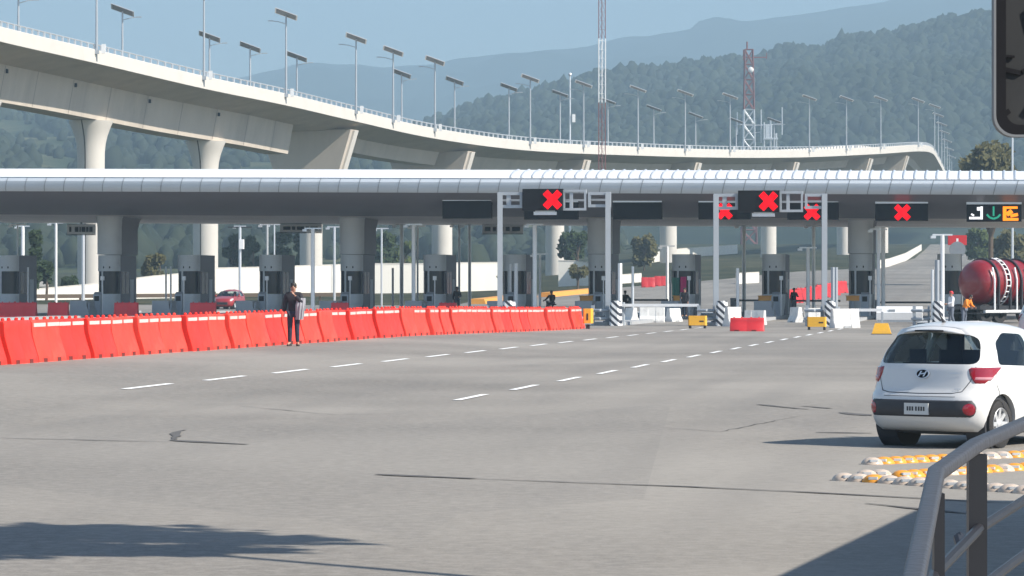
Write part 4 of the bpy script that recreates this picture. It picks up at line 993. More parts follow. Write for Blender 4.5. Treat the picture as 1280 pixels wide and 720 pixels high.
def person(label, loc, rotz, H=1.74, pose=None, top='dark_cloth', legs='dark_cloth', hair='hair', cat='person', group=None, hat=None, extra=None):
    t = thing('person', label, cat, loc, rotz, group); k = H/1.78
    J = dict(BASE); J.update(pose or {}); J = {n: tuple(c*k for c in p) for n, p in J.items()}
    Rr = {n: (tuple(c*k for c in r) if isinstance(r, tuple) else r*k) for n, r in RAD.items()}
    def body_extra(o):
        mb = MB()
        for s, wn, en in ((-1,'lw','le'),(1,'rw','re')):
            w_, e_ = Vector(J[wn]), Vector(J[en]); d = (w_-e_).normalized(); a = d.orthogonal().normalized() if abs(d.x) > .9 else (Vector((1,0,0))-d*d.x).normalized(); b = d.cross(a)
            mb.m('skin'); pc = w_+d*.05*k
            mb.loft([[pc+d*q+ (a*.018*math.cos(2*PI*i/8)+b*.042*math.sin(2*PI*i/8))*k*g for i in range(8)] for q, g in ((-.055*k,.6),(-.02*k,.95),(.03*k,1.05),(.05*k,.9))])
            for f in range(4):
                off = b*(-.03+.02*f)*k; L_ = (.065,.078,.074,.058)[f]*k; base = pc+d*.04*k+off
                mb.tube([base, base+d*L_*.5+a*.004*k, base+d*L_*.85+a*.022*k*(1 if s < 0 else -1)], [.009*k,.008*k,.006*k], 5)
            mb.tube([pc-d*.01*k-b*.035*k, pc+d*.02*k-b*.06*k, pc+d*.05*k-b*.065*k], [.011*k,.010*k,.007*k], 5)
        hb, ht = Vector(J['hb']), Vector(J['ht']); fc = hb.lerp(ht, .45)+Vector((0,-.085*k,0))
        mb.loft([[fc+Vector((x*k,y*k,z*k)) for x, y, z in r] for r in ([(-.012,.01,.04),(.012,.01,.04),(.012,.03,.04),(-.012,.03,.04)],[(-.018,-.018,-.015),(.018,-.018,-.015),(.018,.02,-.02),(-.018,.02,-.02)])])
        for s in (-1,1): mb.sphere(fc+Vector((s*.082*k,.085*k,.0)), (.015*k,.02*k,.032*k), 6, 4)
        bm = bmesh.new(); bm.from_mesh(o.data); tmp = bpy.data.meshes.new('t'); tmp.from_pydata(mb.v, [], mb.f); bm.from_mesh(tmp); bmesh.ops.recalc_face_normals(bm, faces=bm.faces); bm.to_mesh(o.data); bm.free(); bpy.data.meshes.remove(tmp)
        o.data.polygons.foreach_set('use_smooth', [True]*len(o.data.polygons))
    skin_mesh('body', J, EDG, Rr, 'skin', t, 2, body_extra)
    hb, ht = Vector(J['hb']), Vector(J['ht']); hc = hb.lerp(ht, .55)
    mb = MB().m('black')
    for s in (-1,1): mb.sphere(hc+Vector((s*.032*k,-.083*k,.0)), (.012*k,.007*k,.007*k), 6, 4)
    mb.box(hc.x-.025*k, hc.x+.025*k, hc.y-.086*k, hc.y-.07*k, hc.z-.072*k, hc.z-.064*k); mb.build('face_features', parent=t)
    mb = MB().m(hat or hair)
    mb.loft([[hc+Vector((math.cos(2*PI*i/12)*.088*g*k, (math.sin(2*PI*i/12)*.1*g+.012+sh)*k, z*k)) for i in range(12)] for z, g, sh in ((-.03,.98,.028),(.035,1.02,.018),(.075,.95,.008),(.105,.72,0),(.12,.3,0))])
    mb.build('hard_hat' if hat else 'hair', parent=t, smooth=True)
    jn = ['ch','sp','pel','nk','ls','le','lw','rs','re','rw']; JJ = {n: J[n] for n in jn}
    JJ['nk'] = tuple(Vector(J['nk'])-Vector((0,0,.015*k))); 
    for a, b in (('lw','le'),('rw','re')): JJ[a] = tuple(Vector(J[a]).lerp(Vector(J[b]), .08))
    JJ['pel'] = tuple(Vector(J['pel'])-Vector((0,0,(.16 if extra else .06)*k)))
    gr = {n: (tuple(c+.045*k for c in Rr[n]) if isinstance(Rr[n], tuple) else Rr[n]+(.03 if extra else .02)*k) for n in jn}
    skin_mesh('jacket', JJ, [('ch','sp'),('sp','pel'),('ch','nk'),('ch','ls'),('ls','le'),('le','lw'),('ch','rs'),('rs','re'),('re','rw')], gr, top, t)
    jn = ['pel','lh','lk','la','rh','rk','ra']; JJ = {n: J[n] for n in jn}; gr = {n: (tuple(c+.012*k for c in Rr[n]) if isinstance(Rr[n], tuple) else Rr[n]+.018*k) for n in jn}
    skin_mesh('trousers', JJ, [('pel','lh'),('lh','lk'),('lk','la'),('pel','rh'),('rh','rk'),('rk','ra')], gr, legs, t)
    for a, b in (('la','lt'),('ra','rt')):
        A, B = Vector(J[a]), Vector(J[b]); d = (B-A); d.z = 0; d.normalize(); sd = Vector((-d.y,d.x,0)); zb = min(A.z-.09*k, B.z-.045*k)
        mb = MB().m('shoe'); mb.loft([[A+d*q*k+sd*x*wd*k+Vector((0,0,zb-A.z+z*k)) for x, z in ((-1,0),(1,0),(1,h*.5),(.5,h),(-.5,h),(-1,h*.5))] for q, wd, h in ((-.075,.03,.07),(-.04,.042,.11),(.04,.042,.10),(.12,.045,.06),(.17,.025,.035))]); mb.build('shoe', parent=t, smooth=True)
    if extra: extra(t, J, k)
    return t
# man in black by the barriers: one hand at his mouth, a grey jacket over the other arm
def coat(t, J, k):
    c = Vector(J['le']); c = Vector((.235*k,-.10*k,1.13*k)); mb = MB().m('grey_cloth'); n = 10; vs = []
    rows = [(.20,.00,.42),(.10,-.02,.46),(0,-.06,.5),(-.12,-.05,.46),(-.26,-.02,.43),(-.40,.0,.40)]
    for z, y, wd in rows:
        for i in range(n+1):
            f = i/n-.5; vs.append(c+Vector((f*wd*k*.55-.02*k+z*.10, (y-.05*math.cos(f*3)-.03+.014*math.sin(i*2.2))*k, z*k)))
    m_ = len(vs); vs += [p+Vector((0,.05*k,0)) for p in vs]
    fs = [(j*(n+1)+i, j*(n+1)+i+1, (j+1)*(n+1)+i+1, (j+1)*(n+1)+i) for j in range(len(rows)-1) for i in range(n)]; fs += [tuple(m_+q for q in reversed(f)) for f in fs]
    rim = [i for i in range(n+1)]+[(j)*(n+1)+n for j in range(1,len(rows))]+[(len(rows)-1)*(n+1)+i for i in range(n-1,-1,-1)]+[j*(n+1) for j in range(len(rows)-2,0,-1)]
    fs += [(rim[i], rim[(i+1)%len(rim)], m_+rim[(i+1)%len(rim)], m_+rim[i]) for i in range(len(rim))]
    mb.add(vs, fs); o = mb.build('folded_jacket', smooth=True); o.parent = None; o.matrix_world = Matrix.Translation(t.location) @ Matrix.Rotation(t.rotation_euler.z,4,'Z')
    tag(o, 'grey jacket carried over the arm of the person in black', 'jacket')
person('person in black clothes with a hand at the mouth, standing by the orange barriers', G(367, 432.5)+Vector((0,0,.0)), R(-4), 1.84, dict(
    rs=(.185,.01,1.415), re=(.27,-.15,1.17), rw=(.06,-.20,1.41), ls=(-.185,.01,1.415), le=(-.25,.03,1.16), lw=(-.26,-.03,.93), rt=(.15,-.14,.045), lt=(-.15,-.14,.045), hb=(0,-.02,1.57), ht=(0,-.05,1.70), rk=(.10,-.02,.5), lk=(-.10,-.015,.5)), 'dark_cloth', 'navy_cloth', extra=coat)
GP = 'people about the booths'
p = G(1189, 408); person('road worker in white shirt and grey trousers standing beside the red tanker', p, R(-70), 1.72, dict(rw=(.12,-.30,1.12), re=(.25,-.08,1.16), lt=(-.125,-.2,.045), la=(-.11,-.08,.09), ra=(.11,.14,.1)), 'white_cloth', 'jeans', group=GP, hat='red_plastic')
p = G(1205, 409); person('road worker in orange vest bending beside the red tanker', p, R(50), 1.68, dict(ch=(0,-.22,1.25), nk=(0,-.32,1.38), hb=(0,-.38,1.44), ht=(0,-.46,1.55), sp=(0,-.09,1.1), ls=(-.185,-.25,1.33), rs=(.185,-.25,1.33), le=(-.24,-.32,1.08), lw=(-.2,-.5,1.0), re=(.24,-.32,1.08), rw=(.2,-.5,1.0)), 'orange_cloth', 'jeans', group=GP)
p = rig(UB[541]+1.15, 197, .17); person('guard in dark clothes standing at the booth right of the second canopy column', p, R(20), 1.74, dict(rw=(.05,-.28,1.12), re=(.24,-.06,1.15)), 'dark_cloth', 'navy_cloth', group=GP)
p = rig(UB[853]+1.05, 186, .17); person('attendant in dark clothes beside the green and pink cloth', p, R(-30), 1.68, dict(lw=(-.08,-.30,1.15), le=(-.24,-.06,1.16)), 'dark_cloth', 'dark_cloth', group=GP)
p = rig(UB[966]+1.0, 199, .17); person('attendant in dark clothes right of the booth inside the right gantry', p, R(30), 1.66, dict(rw=(.10,-.3,1.25), re=(.25,-.1,1.18)), 'dark_cloth', 'jeans', group=GP)

# ------------------------------------------------------------------ motorcycles with riders
def motorcycle(loc, rotz, label, rlabel):
    t = thing('motorcycle', label, 'motorcycle', loc, rotz, 'motorcycles at the booths')
    for y in (-.65,.65):
        T = Matrix.Translation((0,y,.31)) @ Matrix.Rotation(R(90),4,'Y')
        mb = MB().m('rubber'); mb.lathe([(.22,-.05),(.29,-.05),(.31,0),(.29,.05),(.22,.05),(.22,-.05)], 16, T=T); w_ = mb.build('wheel', parent=t, smooth=True)
        mb = MB().m('rim'); mb.lathe([(.06,-.06),(.06,.06)], 10, T=T); [mb.tube([T @ Vector((0,0,0)), T @ Vector((.22*math.cos(a),.22*math.sin(a),0))], .015, 4) for a in np.linspace(0,5.2,6)]; mb.build('rim', parent=w_)
    mb = MB().m('black_metal'); mb.tube([(0,.65,.31),(0,.2,.42),(0,-.15,.75),(0,-.42,.92)], .04, 6); mb.tube([(-.07,-.65,.31),(-.07,-.45,.95)], .025, 6); mb.tube([(.07,-.65,.31),(.07,-.45,.95)], .025, 6); mb.box(-.14,.14,-.15,.25,.28,.58,bev=.04); mb.build('frame', parent=t)
    mb = MB().m('black'); mb.loft([[(x*s,y,.72+z*s) for x, z in ((-.14,0),(.14,0),(.12,.16),(-.12,.16))] for y, s in ((-.38,.6),(-.2,1),(.05,1),(.12,.6))]); mb.build('tank', parent=t, smooth=True)
    mb = MB().m('black'); mb.box(-.13,.13,.1,.75,.74,.82,bev=.05); mb.build('seat', parent=t)
    mb = MB().m('steel_grey'); mb.tube([(-.36,-.3,1.05),(-.1,-.42,1.0),(.1,-.42,1.0),(.36,-.3,1.05)], .02, 6); mb.build('handlebar', parent=t)
    mb = MB().m('white'); mb.sphere((0,-.55,.92), (.1,.07,.1), 8, 6); mb.build('headlight', parent=t, smooth=True)
    q = loc+Matrix.Rotation(rotz,3,'Z') @ Vector((0,.28,0))
    person(rlabel, q, rotz, 1.72, dict(pel=(0,0,.90), sp=(0,.0,1.08), ch=(0,-.06,1.27), nk=(0,-.09,1.44), hb=(0,-.12,1.51), ht=(0,-.13,1.66), lh=(-.1,-.02,.87), rh=(.1,-.02,.87), lk=(-.2,-.42,.72), rk=(.2,-.42,.72), la=(-.2,-.28,.33), ra=(.2,-.28,.33), lt=(-.22,-.42,.28), rt=(.22,-.42,.28), ls=(-.185,-.06,1.36), rs=(.185,-.06,1.36), le=(-.28,-.3,1.14), re=(.28,-.3,1.14), lw=(-.33,-.56,1.06), rw=(.33,-.56,1.06)), 'dark_cloth', 'jeans', group='motorcycle riders', hat='black')
p = PV(688, 380, 200); motorcycle(Vector((p.x,p.y,gz(p.x,p.y))), R(200), 'dark motorcycle stopped in the lane left of the third canopy column', 'rider in dark clothes on the motorcycle left of the third canopy column')
p = PV(782, 380, 201); motorcycle(Vector((p.x,p.y,gz(p.x,p.y))), R(170), 'dark motorcycle stopped in the lane right of the third canopy column', 'rider in dark clothes on the motorcycle right of the third canopy column')

# ------------------------------------------------------------------ trees
def tree(name, label, base, h, crown, n, leaf='leaf', ls=.3, trunk=.14, cat='tree', group='trees and bushes beyond the plaza', clumps=14, conic=False, off=(0,0)):
    """crown = (rx, ry, rz, zc)"""
    t = thing(name, label, cat, base, 0, group); rx, ry, rz, zc = crown
    mb = MB().m('bark'); mb.tube([(0,0,-.3),(.05+off[0]*.3,off[1]*.3,zc*.5),(off[0],.05+off[1],zc),(.03+off[0],off[1],zc+rz*.6)], [trunk,trunk*.8,trunk*.55,trunk*.15], 7)
    cl = []
    for i in range(clumps):
        a = random.random()*6.28; e = random.uniform(-.85,.95); q = math.sqrt(max(0,1-e*e))*random.uniform(.45,1.0)
        if conic: q *= .35+.65*(1-(e+1)/2)
        c = Vector((off[0]+rx*q*math.cos(a), off[1]+ry*q*math.sin(a), zc+rz*e)); cl.append(c)
        s = Vector((0,0,max(.2, c.z*.55))) if off == (0,0) else Vector((off[0]*.8,off[1]*.8,zc*.86)); mb.tube([s, s.lerp(c,.5)+Vector((0,0,.1)), c], [trunk*.4,trunk*.25,trunk*.08], 5)
    mb.build('trunk', parent=t, smooth=True)
    V = np.zeros((n*4,3)); r0 = (rx+ry+rz)/3*.42
    for i in range(n):
        c = random.choice(cl); d = Vector((random.gauss(0,1),random.gauss(0,1),random.gauss(0,.8)))
        d = d.normalized()*r0*random.random()**.45; p = c+d
        a = Vector((random.gauss(0,1),random.gauss(0,1),random.gauss(0,1))).normalized(); b = a.orthogonal().normalized(); s = ls*random.uniform(.5,1.3)
        a = a*s; b = b*s*.6
        for k, q in enumerate((p-a, p-b, p+a, p+b)): V[i*4+k] = q[:]
    me = mesh_np('crown', V, np.arange(n*4).reshape(n,4), leaf); link('crown', me, t)
    return t
def tree_px(name, label, px, py0, py1, wpx, Y, n, leaf, **kw):
    b = GX(px, Y); top = P(px, py0, Y).z-b.z; rx = wpx/2/F*Y; lo = max(.3, P(px, py1, Y).z-b.z)
    return tree(name, label, b, top, (rx*.72, rx*.72, (top-lo)/2*.8, (top+lo)/2), n, leaf, **kw)
tree_px('conifer', 'dark slender conifer behind the left edge booth', 44, 283, 372, 16, 300, 1300, 'leaf_dark', ls=.34, conic=True, clumps=22)
tree_px('conifer', 'dark branch like conifer leaning right beside the left edge booth', 58, 325, 358, 18, 298, 700, 'leaf_dark', ls=.3)
tree_px('bush', 'dark low bush right of the left edge booth', 87, 343, 368, 26, 330, 900, 'leaf_dark', ls=.3)
tree_px('tree', 'round green tree right of the leftmost canopy column', 200, 314, 362, 44, 345, 2600, 'leaf_olive', ls=.3)
tree_px('tree', 'dark green tree behind the utility pole, left one', 293, 292, 345, 34, 420, 1600, 'leaf_dark', ls=.38)
tree_px('tree', 'dark green tree behind the utility pole, right one', 317, 291, 348, 36, 430, 1800, 'leaf_dark', ls=.38)
tree_px('tree', 'dark tree above the person in black, left one', 352, 284, 340, 36, 430, 1600, 'leaf_dark', ls=.4)
tree_px('tree', 'dark tree above the person in black, right one', 378, 286, 340, 30, 440, 1300, 'leaf_dark', ls=.4)
tree_px('tree', 'dark green tree left of the booth beside the second column', 480, 285, 345, 44, 440, 1900, 'leaf_dark', ls=.4)
tree_px('tree', 'small green tree behind the barriers right of the second column', 505, 300, 350, 34, 430, 1100, 'leaf', ls=.38)
tree_px('tree', 'grey green tree left of the third canopy column', 722, 284, 335, 34, 450, 1800, 'leaf_dark', ls=.4)
tree_px('tree', 'dark tree behind the left gantry, right one', 708, 290, 330, 22, 455, 900, 'leaf_dark', ls=.4)
tree_px('tree', 'pale tree right of the third canopy column', 805, 290, 335, 40, 470, 1500, 'leaf_olive', ls=.4)
tree_px('bush', 'dry bush on the verge left of the third canopy column', 722, 331, 347, 36, 345, 900, 'leaf_olive', ls=.22)
tree_px('bush', 'long dry hedge behind the orange kerb', 640, 338, 352, 60, 352, 1000, 'leaf_olive', ls=.2)
tree_px('tree', 'olive tree crown rising above the canopy at the right', 1238, 178, 280, 92, 330, 5200, 'leaf_olive', ls=.36, trunk=.3, clumps=30)
tree_px('tree', 'leafy tree seen under the canopy at the right edge', 1262, 284, 345, 60, 420, 2200, 'leaf_olive', ls=.4)
tree_px('tree', 'blue green tree behind the round red sign', 1222, 284, 330, 44, 470, 1500, 'leaf', ls=.42)

# utility pole with crossarm, tall thin pole at the right, tall white pole by the viaduct
p = GX(300, 268); t = thing('utility_pole', 'pole with transformer box and crossarm behind the booth left of the person in black', 'pole', p); h = P(300,284,268).z-p.z
mb = MB().m('alu'); mb.tube([(0,0,0),(0,0,h)], .12, 8); mb.build('pole', parent=t, smooth=True)
mb = MB().m('black_metal'); mb.box(-1.0,1.0,-.06,.06,h-.05,h+.05); mb.build('crossarm', parent=t)
mb = MB().m('white'); mb.box(-.1,.36,-.3,-.05,h-1.8,h-1.0,bev=.05); mb.build('transformer', parent=t)
p = GX(1265.5, 260); t = thing('flood_pole', 'thin white pole rising above the canopy below the dark sign', 'pole', p); h = P(1265,172,260).z-p.z
mb = MB().m('alu'); mb.tube([(0,0,0),(0,0,h+3)], [.11,.07], 8); mb.build('pole', parent=t, smooth=True)
mb = MB().m('steel_grey'); mb.box(-.5,.5,-.15,.15,h+3,h+3.2); mb.build('lamp_head', parent=t)
p = GX(712.5, 520); t = thing('slender_pole', 'slender white pole with a small box beside the far lamps', 'pole', p); h = P(712.5,93,520).z-p.z
mb = MB().m('alu'); mb.tube([(0,0,0),(0,0,h)], [.22,.12], 8); mb.build('pole', parent=t, smooth=True)
mb = MB().m('white'); hb = P(717,148,520).z-p.z; mb.box(.35,.85,-.3,.3,hb-.6,hb+.65); mb.build('equipment_box', parent=t)
mb = MB().m('alu'); mb.sphere((0,0,h), .3, 8, 6); mb.build('cap', parent=t)

# tall guyed mast in front of the viaduct
p = GX(752.5, 330); t = thing('radio_mast', 'tall thin red and white lattice mast rising out of the frame', 'mast', p); s = F/330
zs = [0, P(0,128,330).z-p.z, P(0,48,330).z-p.z, P(0,-60,330).z-p.z, P(0,-110,330).z-p.z]
for i in range(4):
    mm = ('mast_red','white','mast_red','white')[i]; mb = MB().m(mm); wd = .34
    L3 = [(-wd,0),(wd,.1),(0,.5)]
    for x, y in L3: mb.tube([(x,y,zs[i]),(x,y,zs[i+1])], .055 if mm == 'white' else .042, 5)
    z = zs[i]
    while z < zs[i+1]-.9:
        for (a, b) in ((0,1),(1,2),(2,0)): mb.tube([(*L3[a],z),(*L3[b],z+.9)], .014, 3); mb.tube([(*L3[b],z),(*L3[b],z)] if 0 else [(*L3[b],z+.9),(*L3[a],z+.9)], .012, 3)
        z += .9
    mb.build('mast_section', parent=t)
# square lattice tower with aerials
Y = 900; zt = P(0,62,Y).z; p = Vector(((936-640)/F*Y, Y, gz((936-640)/F*Y,Y)-.3)); t = thing('lattice_tower', 'red and white lattice tower with a white dish standing before the forest hill', 'tower', p)
hh = zt-p.z; nb_ = 13
for i in range(nb_):
    mm = 'alu' if i in (5,6,7,8) else 'mast_red'
    mb = MB().m(mm); z0, z1 = hh*i/nb_, hh*(i+1)/nb_; w0, w1 = 2.1-1.0*i/nb_, 2.1-1.0*(i+1)/nb_
    cs = [(-1,-1),(1,-1),(1,1),(-1,1)]
    for k in range(4):
        a, b = cs[k], cs[(k+1)%4]
        mb.tube([(a[0]*w0,a[1]*w0,z0),(a[0]*w1,a[1]*w1,z1)], .17, 4); mb.tube([(a[0]*w0,a[1]*w0,z0),(b[0]*w1,b[1]*w1,z1)], .14, 4); mb.tube([(b[0]*w0,b[1]*w0,z0),(a[0]*w1,a[1]*w1,z1)], .14, 4); mb.tube([(a[0]*w1,a[1]*w1,z1),(b[0]*w1,b[1]*w1,z1)], .13, 4)
    mb.build('tower_section', parent=t)
mb = MB().m('white'); mb.sphere((.4,-2.2,P(0,88,Y).z-p.z), (.8,.4,.8), 12, 8); mb.build('dish', parent=t, smooth=True)
mb = MB().m('mast_red'); mb.box(-1.6,-1,-.3,.3,hh-3,hh); mb.box(-1.5,5,-.12,.12,hh-2.3,hh-2.0); mb.tube([(-.5,0,hh),(-.5,0,hh+2.2)], .25, 5); mb.box(4.8,5,-.1,.1,hh-2.6,hh-.9); mb.build('aerial_bracket', parent=t)
for i, (dx, y0, y1) in enumerate(((-34,135,158),(50,108,146),(102,130,160))):
    z0, z1 = P(0,155+(i%2)*10,Y).z-p.z, P(0,140-i*3,Y).z-p.z; mb = MB().m('alu'); mb.tube([((-3.2,3.4,9.2)[i],0,z0-3),((-3.2,3.4,9.2)[i],0,z1)], .18, 5); mb.tube([((-3.2,3.4,9.2)[i],0,z0),(0,0,z0-.5)], .15, 4); mb.build('antenna', parent=t)
mb = MB().m('alu'); zq = P(0,180,Y).z-p.z; [mb.tube([(x,y,zq-6),(x,y,zq+h_)], .16, 4) for x, h_ in ((4.2,6),(6,7),(7.6,3)) for y in (-1,1)]; mb.box(4,8,-1.3,1.3,zq+1.2,zq+1.7); mb.box(4.6,6.4,-1,1,zq+1.71,zq+5.2); mb.box(4,8,-1.3,1.3,zq-3,zq-2.6); mb.build('equipment_platform', parent=t)
# ------------------------------------------------------------------ hatchback cars
TABLE = [ # z, rear y, front y, half width, rear corner radius, front corner radius
 (.20,.20,3.56,.74,.22,.40),(.26,.09,3.66,.785,.27,.48),(.34,.035,3.71,.815,.31,.52),(.46,.0,3.73,.828,.33,.54),(.56,.01,3.73,.83,.33,.54),(.63,.035,3.71,.83,.33,.54),(.68,.09,3.67,.826,.32,.52),(.78,.125,3.60,.82,.31,.5),(.88,.15,3.30,.812,.30,.6),
 (.94,.165,2.98,.802,.28,.6),(.99,.19,2.80,.785,.27,.5),(1.08,.235,2.63,.752,.25,.42),(1.20,.30,2.43,.705,.24,.38),(1.32,.37,2.19,.655,.23,.35),(1.40,.38,2.00,.615,.22,.33),(1.445,.40,1.86,.575,.22,.33),(1.475,.55,1.68,.50,.22,.33),(1.495,.78,1.42,.36,.2,.25)]
TA = np.array(TABLE)
def prm(z): return [float(np.interp(z, TA[:,0], TA[:,k])) for k in range(1,6)]
BOW = .085
def outline(z, inset=0, nr=7, nc=7, ns=16, nf=7):
    yr, yf, w_, rr, rf = prm(z); w_ -= inset; yr += inset; yf -= inset; rr = max(.05, rr-inset*.5); pts = []
    def half():
        h = [((w_-rr)*i/nr, yr) for i in range(nr)]
        h += [(w_-rr+rr*math.sin(PI/2*i/nc), yr+rr-rr*math.cos(PI/2*i/nc)) for i in range(nc)]
        h += [(w_, yr+rr+(yf-rf-yr-rr)*i/ns) for i in range(ns)]
        h += [(w_-rf+rf*math.cos(PI/2*i/nc), yf-rf+rf*math.sin(PI/2*i/nc)) for i in range(nc)]
        h += [((w_-rf)*(1-i/nf), yf) for i in range(nf)]
        return h
    h = half(); q = [(x,y) for x,y in h]+[(0,yf)]+[(-x,y) for x,y in reversed(h[1:])]
    out = []
    for x, y in q:
        b = BOW*(abs(x)/.83)**2.2*max(0,1-(y-yr)/.55)+.10*(abs(x)/.83)**2*max(0,1-(yf-y)/.7)*-1
        out.append((x, y+b, z-.075*(abs(x)/.6)**2*max(0,(z-1.15)/.35)))
    return out
def surf(s, z, off=0.0):
    """point on the shell; s = distance round the plan from the rear centre (+ to the right)"""
    def raw(s, z):
        yr, yf, w_, rr, rf = prm(z); sg = 1 if s >= 0 else -1; a = abs(s); L0 = w_-rr; L1 = L0+rr*PI/2
        if a <= L0: x, y = a, yr
        elif a <= L1: t = (a-L0)/rr; x, y = L0+rr*math.sin(t), yr+rr-rr*math.cos(t)
        else: x, y = w_, yr+rr+(a-L1)
        return Vector((sg*x, y+BOW*(x/.83)**2.2*max(0,1-(y-yr)/.55), z-.075*(x/.6)**2*max(0,(z-1.15)/.35)))
    p = raw(s, z)
    if off:
        a = raw(s+.01, z)-raw(s-.01, z); b = raw(s, min(1.49,z+.01))-raw(s, z-.01); n = a.cross(b).normalized(); p = p+n*off
    return p
def patch(mb, z0, z1, lo, hi, off=.006, nz=8, ns=14, rim=-.008):
    vs = []
    for j in range(nz+1):
        z = z0+(z1-z0)*j/nz; a, b = lo(j/nz), hi(j/nz)
        for i in range(ns+1):
            edge = i in (0,ns) or j in (0,nz)
            vs.append(surf(a+(b-a)*i/ns, z, rim if edge else off))
    mb.add(vs, [(j*(ns+1)+i, j*(ns+1)+i+1, (j+1)*(ns+1)+i+1, (j+1)*(ns+1)+i) for j in range(nz) for i in range(ns)])
def side_poly(pts, x0, x1, mb):
    n = len(pts); vs = [(x0,y,z) for y,z in pts]+[(x1,y,z) for y,z in pts]
    mb.add(vs, [tuple(range(n)), tuple(range(2*n-1,n-1,-1))]+[(i,(i+1)%n,n+(i+1)%n,n+i) for i in range(n)])
def rpoly(pts, r=.05, k=4):
    out = []; n = len(pts)
    for i in range(n):
        p0, p1, p2 = Vector(pts[i-1]), Vector(pts[i]), Vector(pts[(i+1)%n]); a = p1+(p0-p1).normalized()*min(r,(p0-p1).length*.45); b = p1+(p2-p1).normalized()*min(r,(p2-p1).length*.45)
        for j in range(k+1):
            t = j/k; out.append(tuple(a*(1-t)**2+p1*2*t*(1-t)+b*t*t))
    return out
RW = rpoly([(-.70,.995),(.70,.995),(.65,1.20),(.56,1.335),(0,1.375),(-.56,1.335),(-.65,1.20)], .11)      # rear window in x, z
SW1 = rpoly([(.62,.985),(1.46,.955),(1.46,1.34),(1.0,1.36),(.72,1.24)], .07)                  # side windows in y, z
SW2 = rpoly([(1.54,.955),(2.62,.965),(2.12,1.30),(1.85,1.36),(1.54,1.345)], .05)
WS = rpoly([(-.64,.99),(.64,.99),(.55,1.36),(-.55,1.36)], .08)
def boolean(o, cut):
    md = o.modifiers.new('b','BOOLEAN'); md.operation = 'DIFFERENCE'; md.solver = 'EXACT'; md.object = cut
    apply_mods(o); me = cut.data; bpy.data.objects.remove(cut); bpy.data.meshes.remove(me)
def hatchback(label, loc, rotz, paint, plate=True, group=None, detail=True, name='hatchback_car'):
    t = thing(name, label, 'car', loc, rotz, group)
    zs = sorted(set([z for z, *_ in TABLE]+[.40,.51,.595,.73,.83,.91,1.035,1.14,1.26,1.36,1.425]))
    mb = MB().m(paint); mb.loft([outline(z) for z in zs]); body = mb.build('body', parent=None, smooth=True)
    def cutter(fn):
        q = MB().m('car_grey'); fn(q); return q.build('cut')
    boolean(body, cutter(lambda q: q.loft([outline(z, .055) for z in (.58,.7,.9,1.0,1.1,1.2,1.3,1.38,1.42)])))
    boolean(body, cutter(lambda q: q.add([(x,-.5,z) for x,z in RW]+[(x,.9,z) for x,z in RW], [tuple(range(len(RW))), tuple(range(2*len(RW)-1,len(RW)-1,-1))]+[(i,(i+1)%len(RW),len(RW)+(i+1)%len(RW),len(RW)+i) for i in range(len(RW))])))
    boolean(body, cutter(lambda q: q.add([(x,1.75,z) for x,z in WS]+[(x,3.6,z) for x,z in WS], [tuple(range(len(WS))), tuple(range(2*len(WS)-1,len(WS)-1,-1))]+[(i,(i+1)%len(WS),len(WS)+(i+1)%len(WS),len(WS)+i) for i in range(len(WS))])))
    for poly in (SW1, SW2): boolean(body, cutter(lambda q: side_poly(poly, -1.2, 1.2, q)))
    for y in (.64, 3.02):
        for sg in (-1,1): boolean(body, cutter(lambda q: q.lathe([(.345,-.3),(.345,.3)], 28, T=Matrix.Translation((sg*.82,y,.30)) @ Matrix.Rotation(R(90),4,'Y'))))
    body.data.materials.clear(); body.data.materials.append(M[paint]); body.data.set_sharp_from_angle(angle=R(32)); body.parent = t
    for y in (.64, 3.02):                                   # dark wheel houses
        for sg in (-1,1):
            q = MB().m('car_grey'); q.lathe([(.335,-.01),(.335,.27)], 20, T=Matrix.Translation((sg*.50,y,.30)) @ Matrix.Rotation(R(90)*sg,4,'Y')); q.build('wheel_house', parent=t)
            T = Matrix.Translation((sg*.73,y,.288)) @ Matrix.Rotation(R(90)*sg,4,'Y')
            q = MB().m('rubber'); q.lathe([(.19,-.085),(.25,-.09),(.282,-.075),(.288,-.04),(.288,.04),(.282,.075),(.25,.092),(.20,.088),(.19,.05),(.19,-.085)], 32, T=T); wh = q.build('wheel', parent=t, smooth=True)
            q = MB().m('rim'); q.lathe([(.192,-.05),(.195,.075),(.185,.085),(.172,.07),(.165,-.04)], 32, T=T)
            for a in np.arange(8)*PI/4:
                c, s = math.cos(a), math.sin(a); A = [T @ Vector((c*r-s*w_,s*r+c*w_,z)) for r, w_, z in ((.03,-.03,.05),(.175,-.022,.072),(.175,.022,.072),(.03,.03,.05),(.03,-.03,.02),(.175,-.022,.04),(.175,.022,.04),(.03,.03,.02))]
                q.add(A, [(0,1,2,3),(4,7,6,5),(0,4,5,1),(3,2,6,7)])
            q.lathe([(.05,.01),(.055,.06),(.03,.075)], 12, T=T); q.build('rim', parent=wh, smooth=True)
            q = MB().m('car_grey'); q.lathe([(.17,-.03),(.17,-.02)], 20, T=T); q.build('brake_disc', parent=wh)
    # glass
    q = MB().m('car_glass'); patch(q, .975, 1.39, lambda f: -.80+.20*f, lambda f: .80-.20*f, -.014, rim=-.018); q.build('rear_window', parent=t, smooth=True)
    for sg in (-1,1):
        for poly in (SW1, SW2):
            q = MB().m('car_glass'); pts = [(prm(z)[2]*sg-.014*sg, y, z) for y, z in poly]; cy = sum(p[1] for p in pts)/len(pts); cz = sum(p[2] for p in pts)/len(pts)
            n = len(pts); pts = [(x, cy+(y-cy)*1.02, cz+(z-cz)*1.02) for x,y,z in pts]; q.add(pts, [tuple(range(n))]); q.build('side_window', parent=t)
    q = MB().m('car_glass'); ring = []
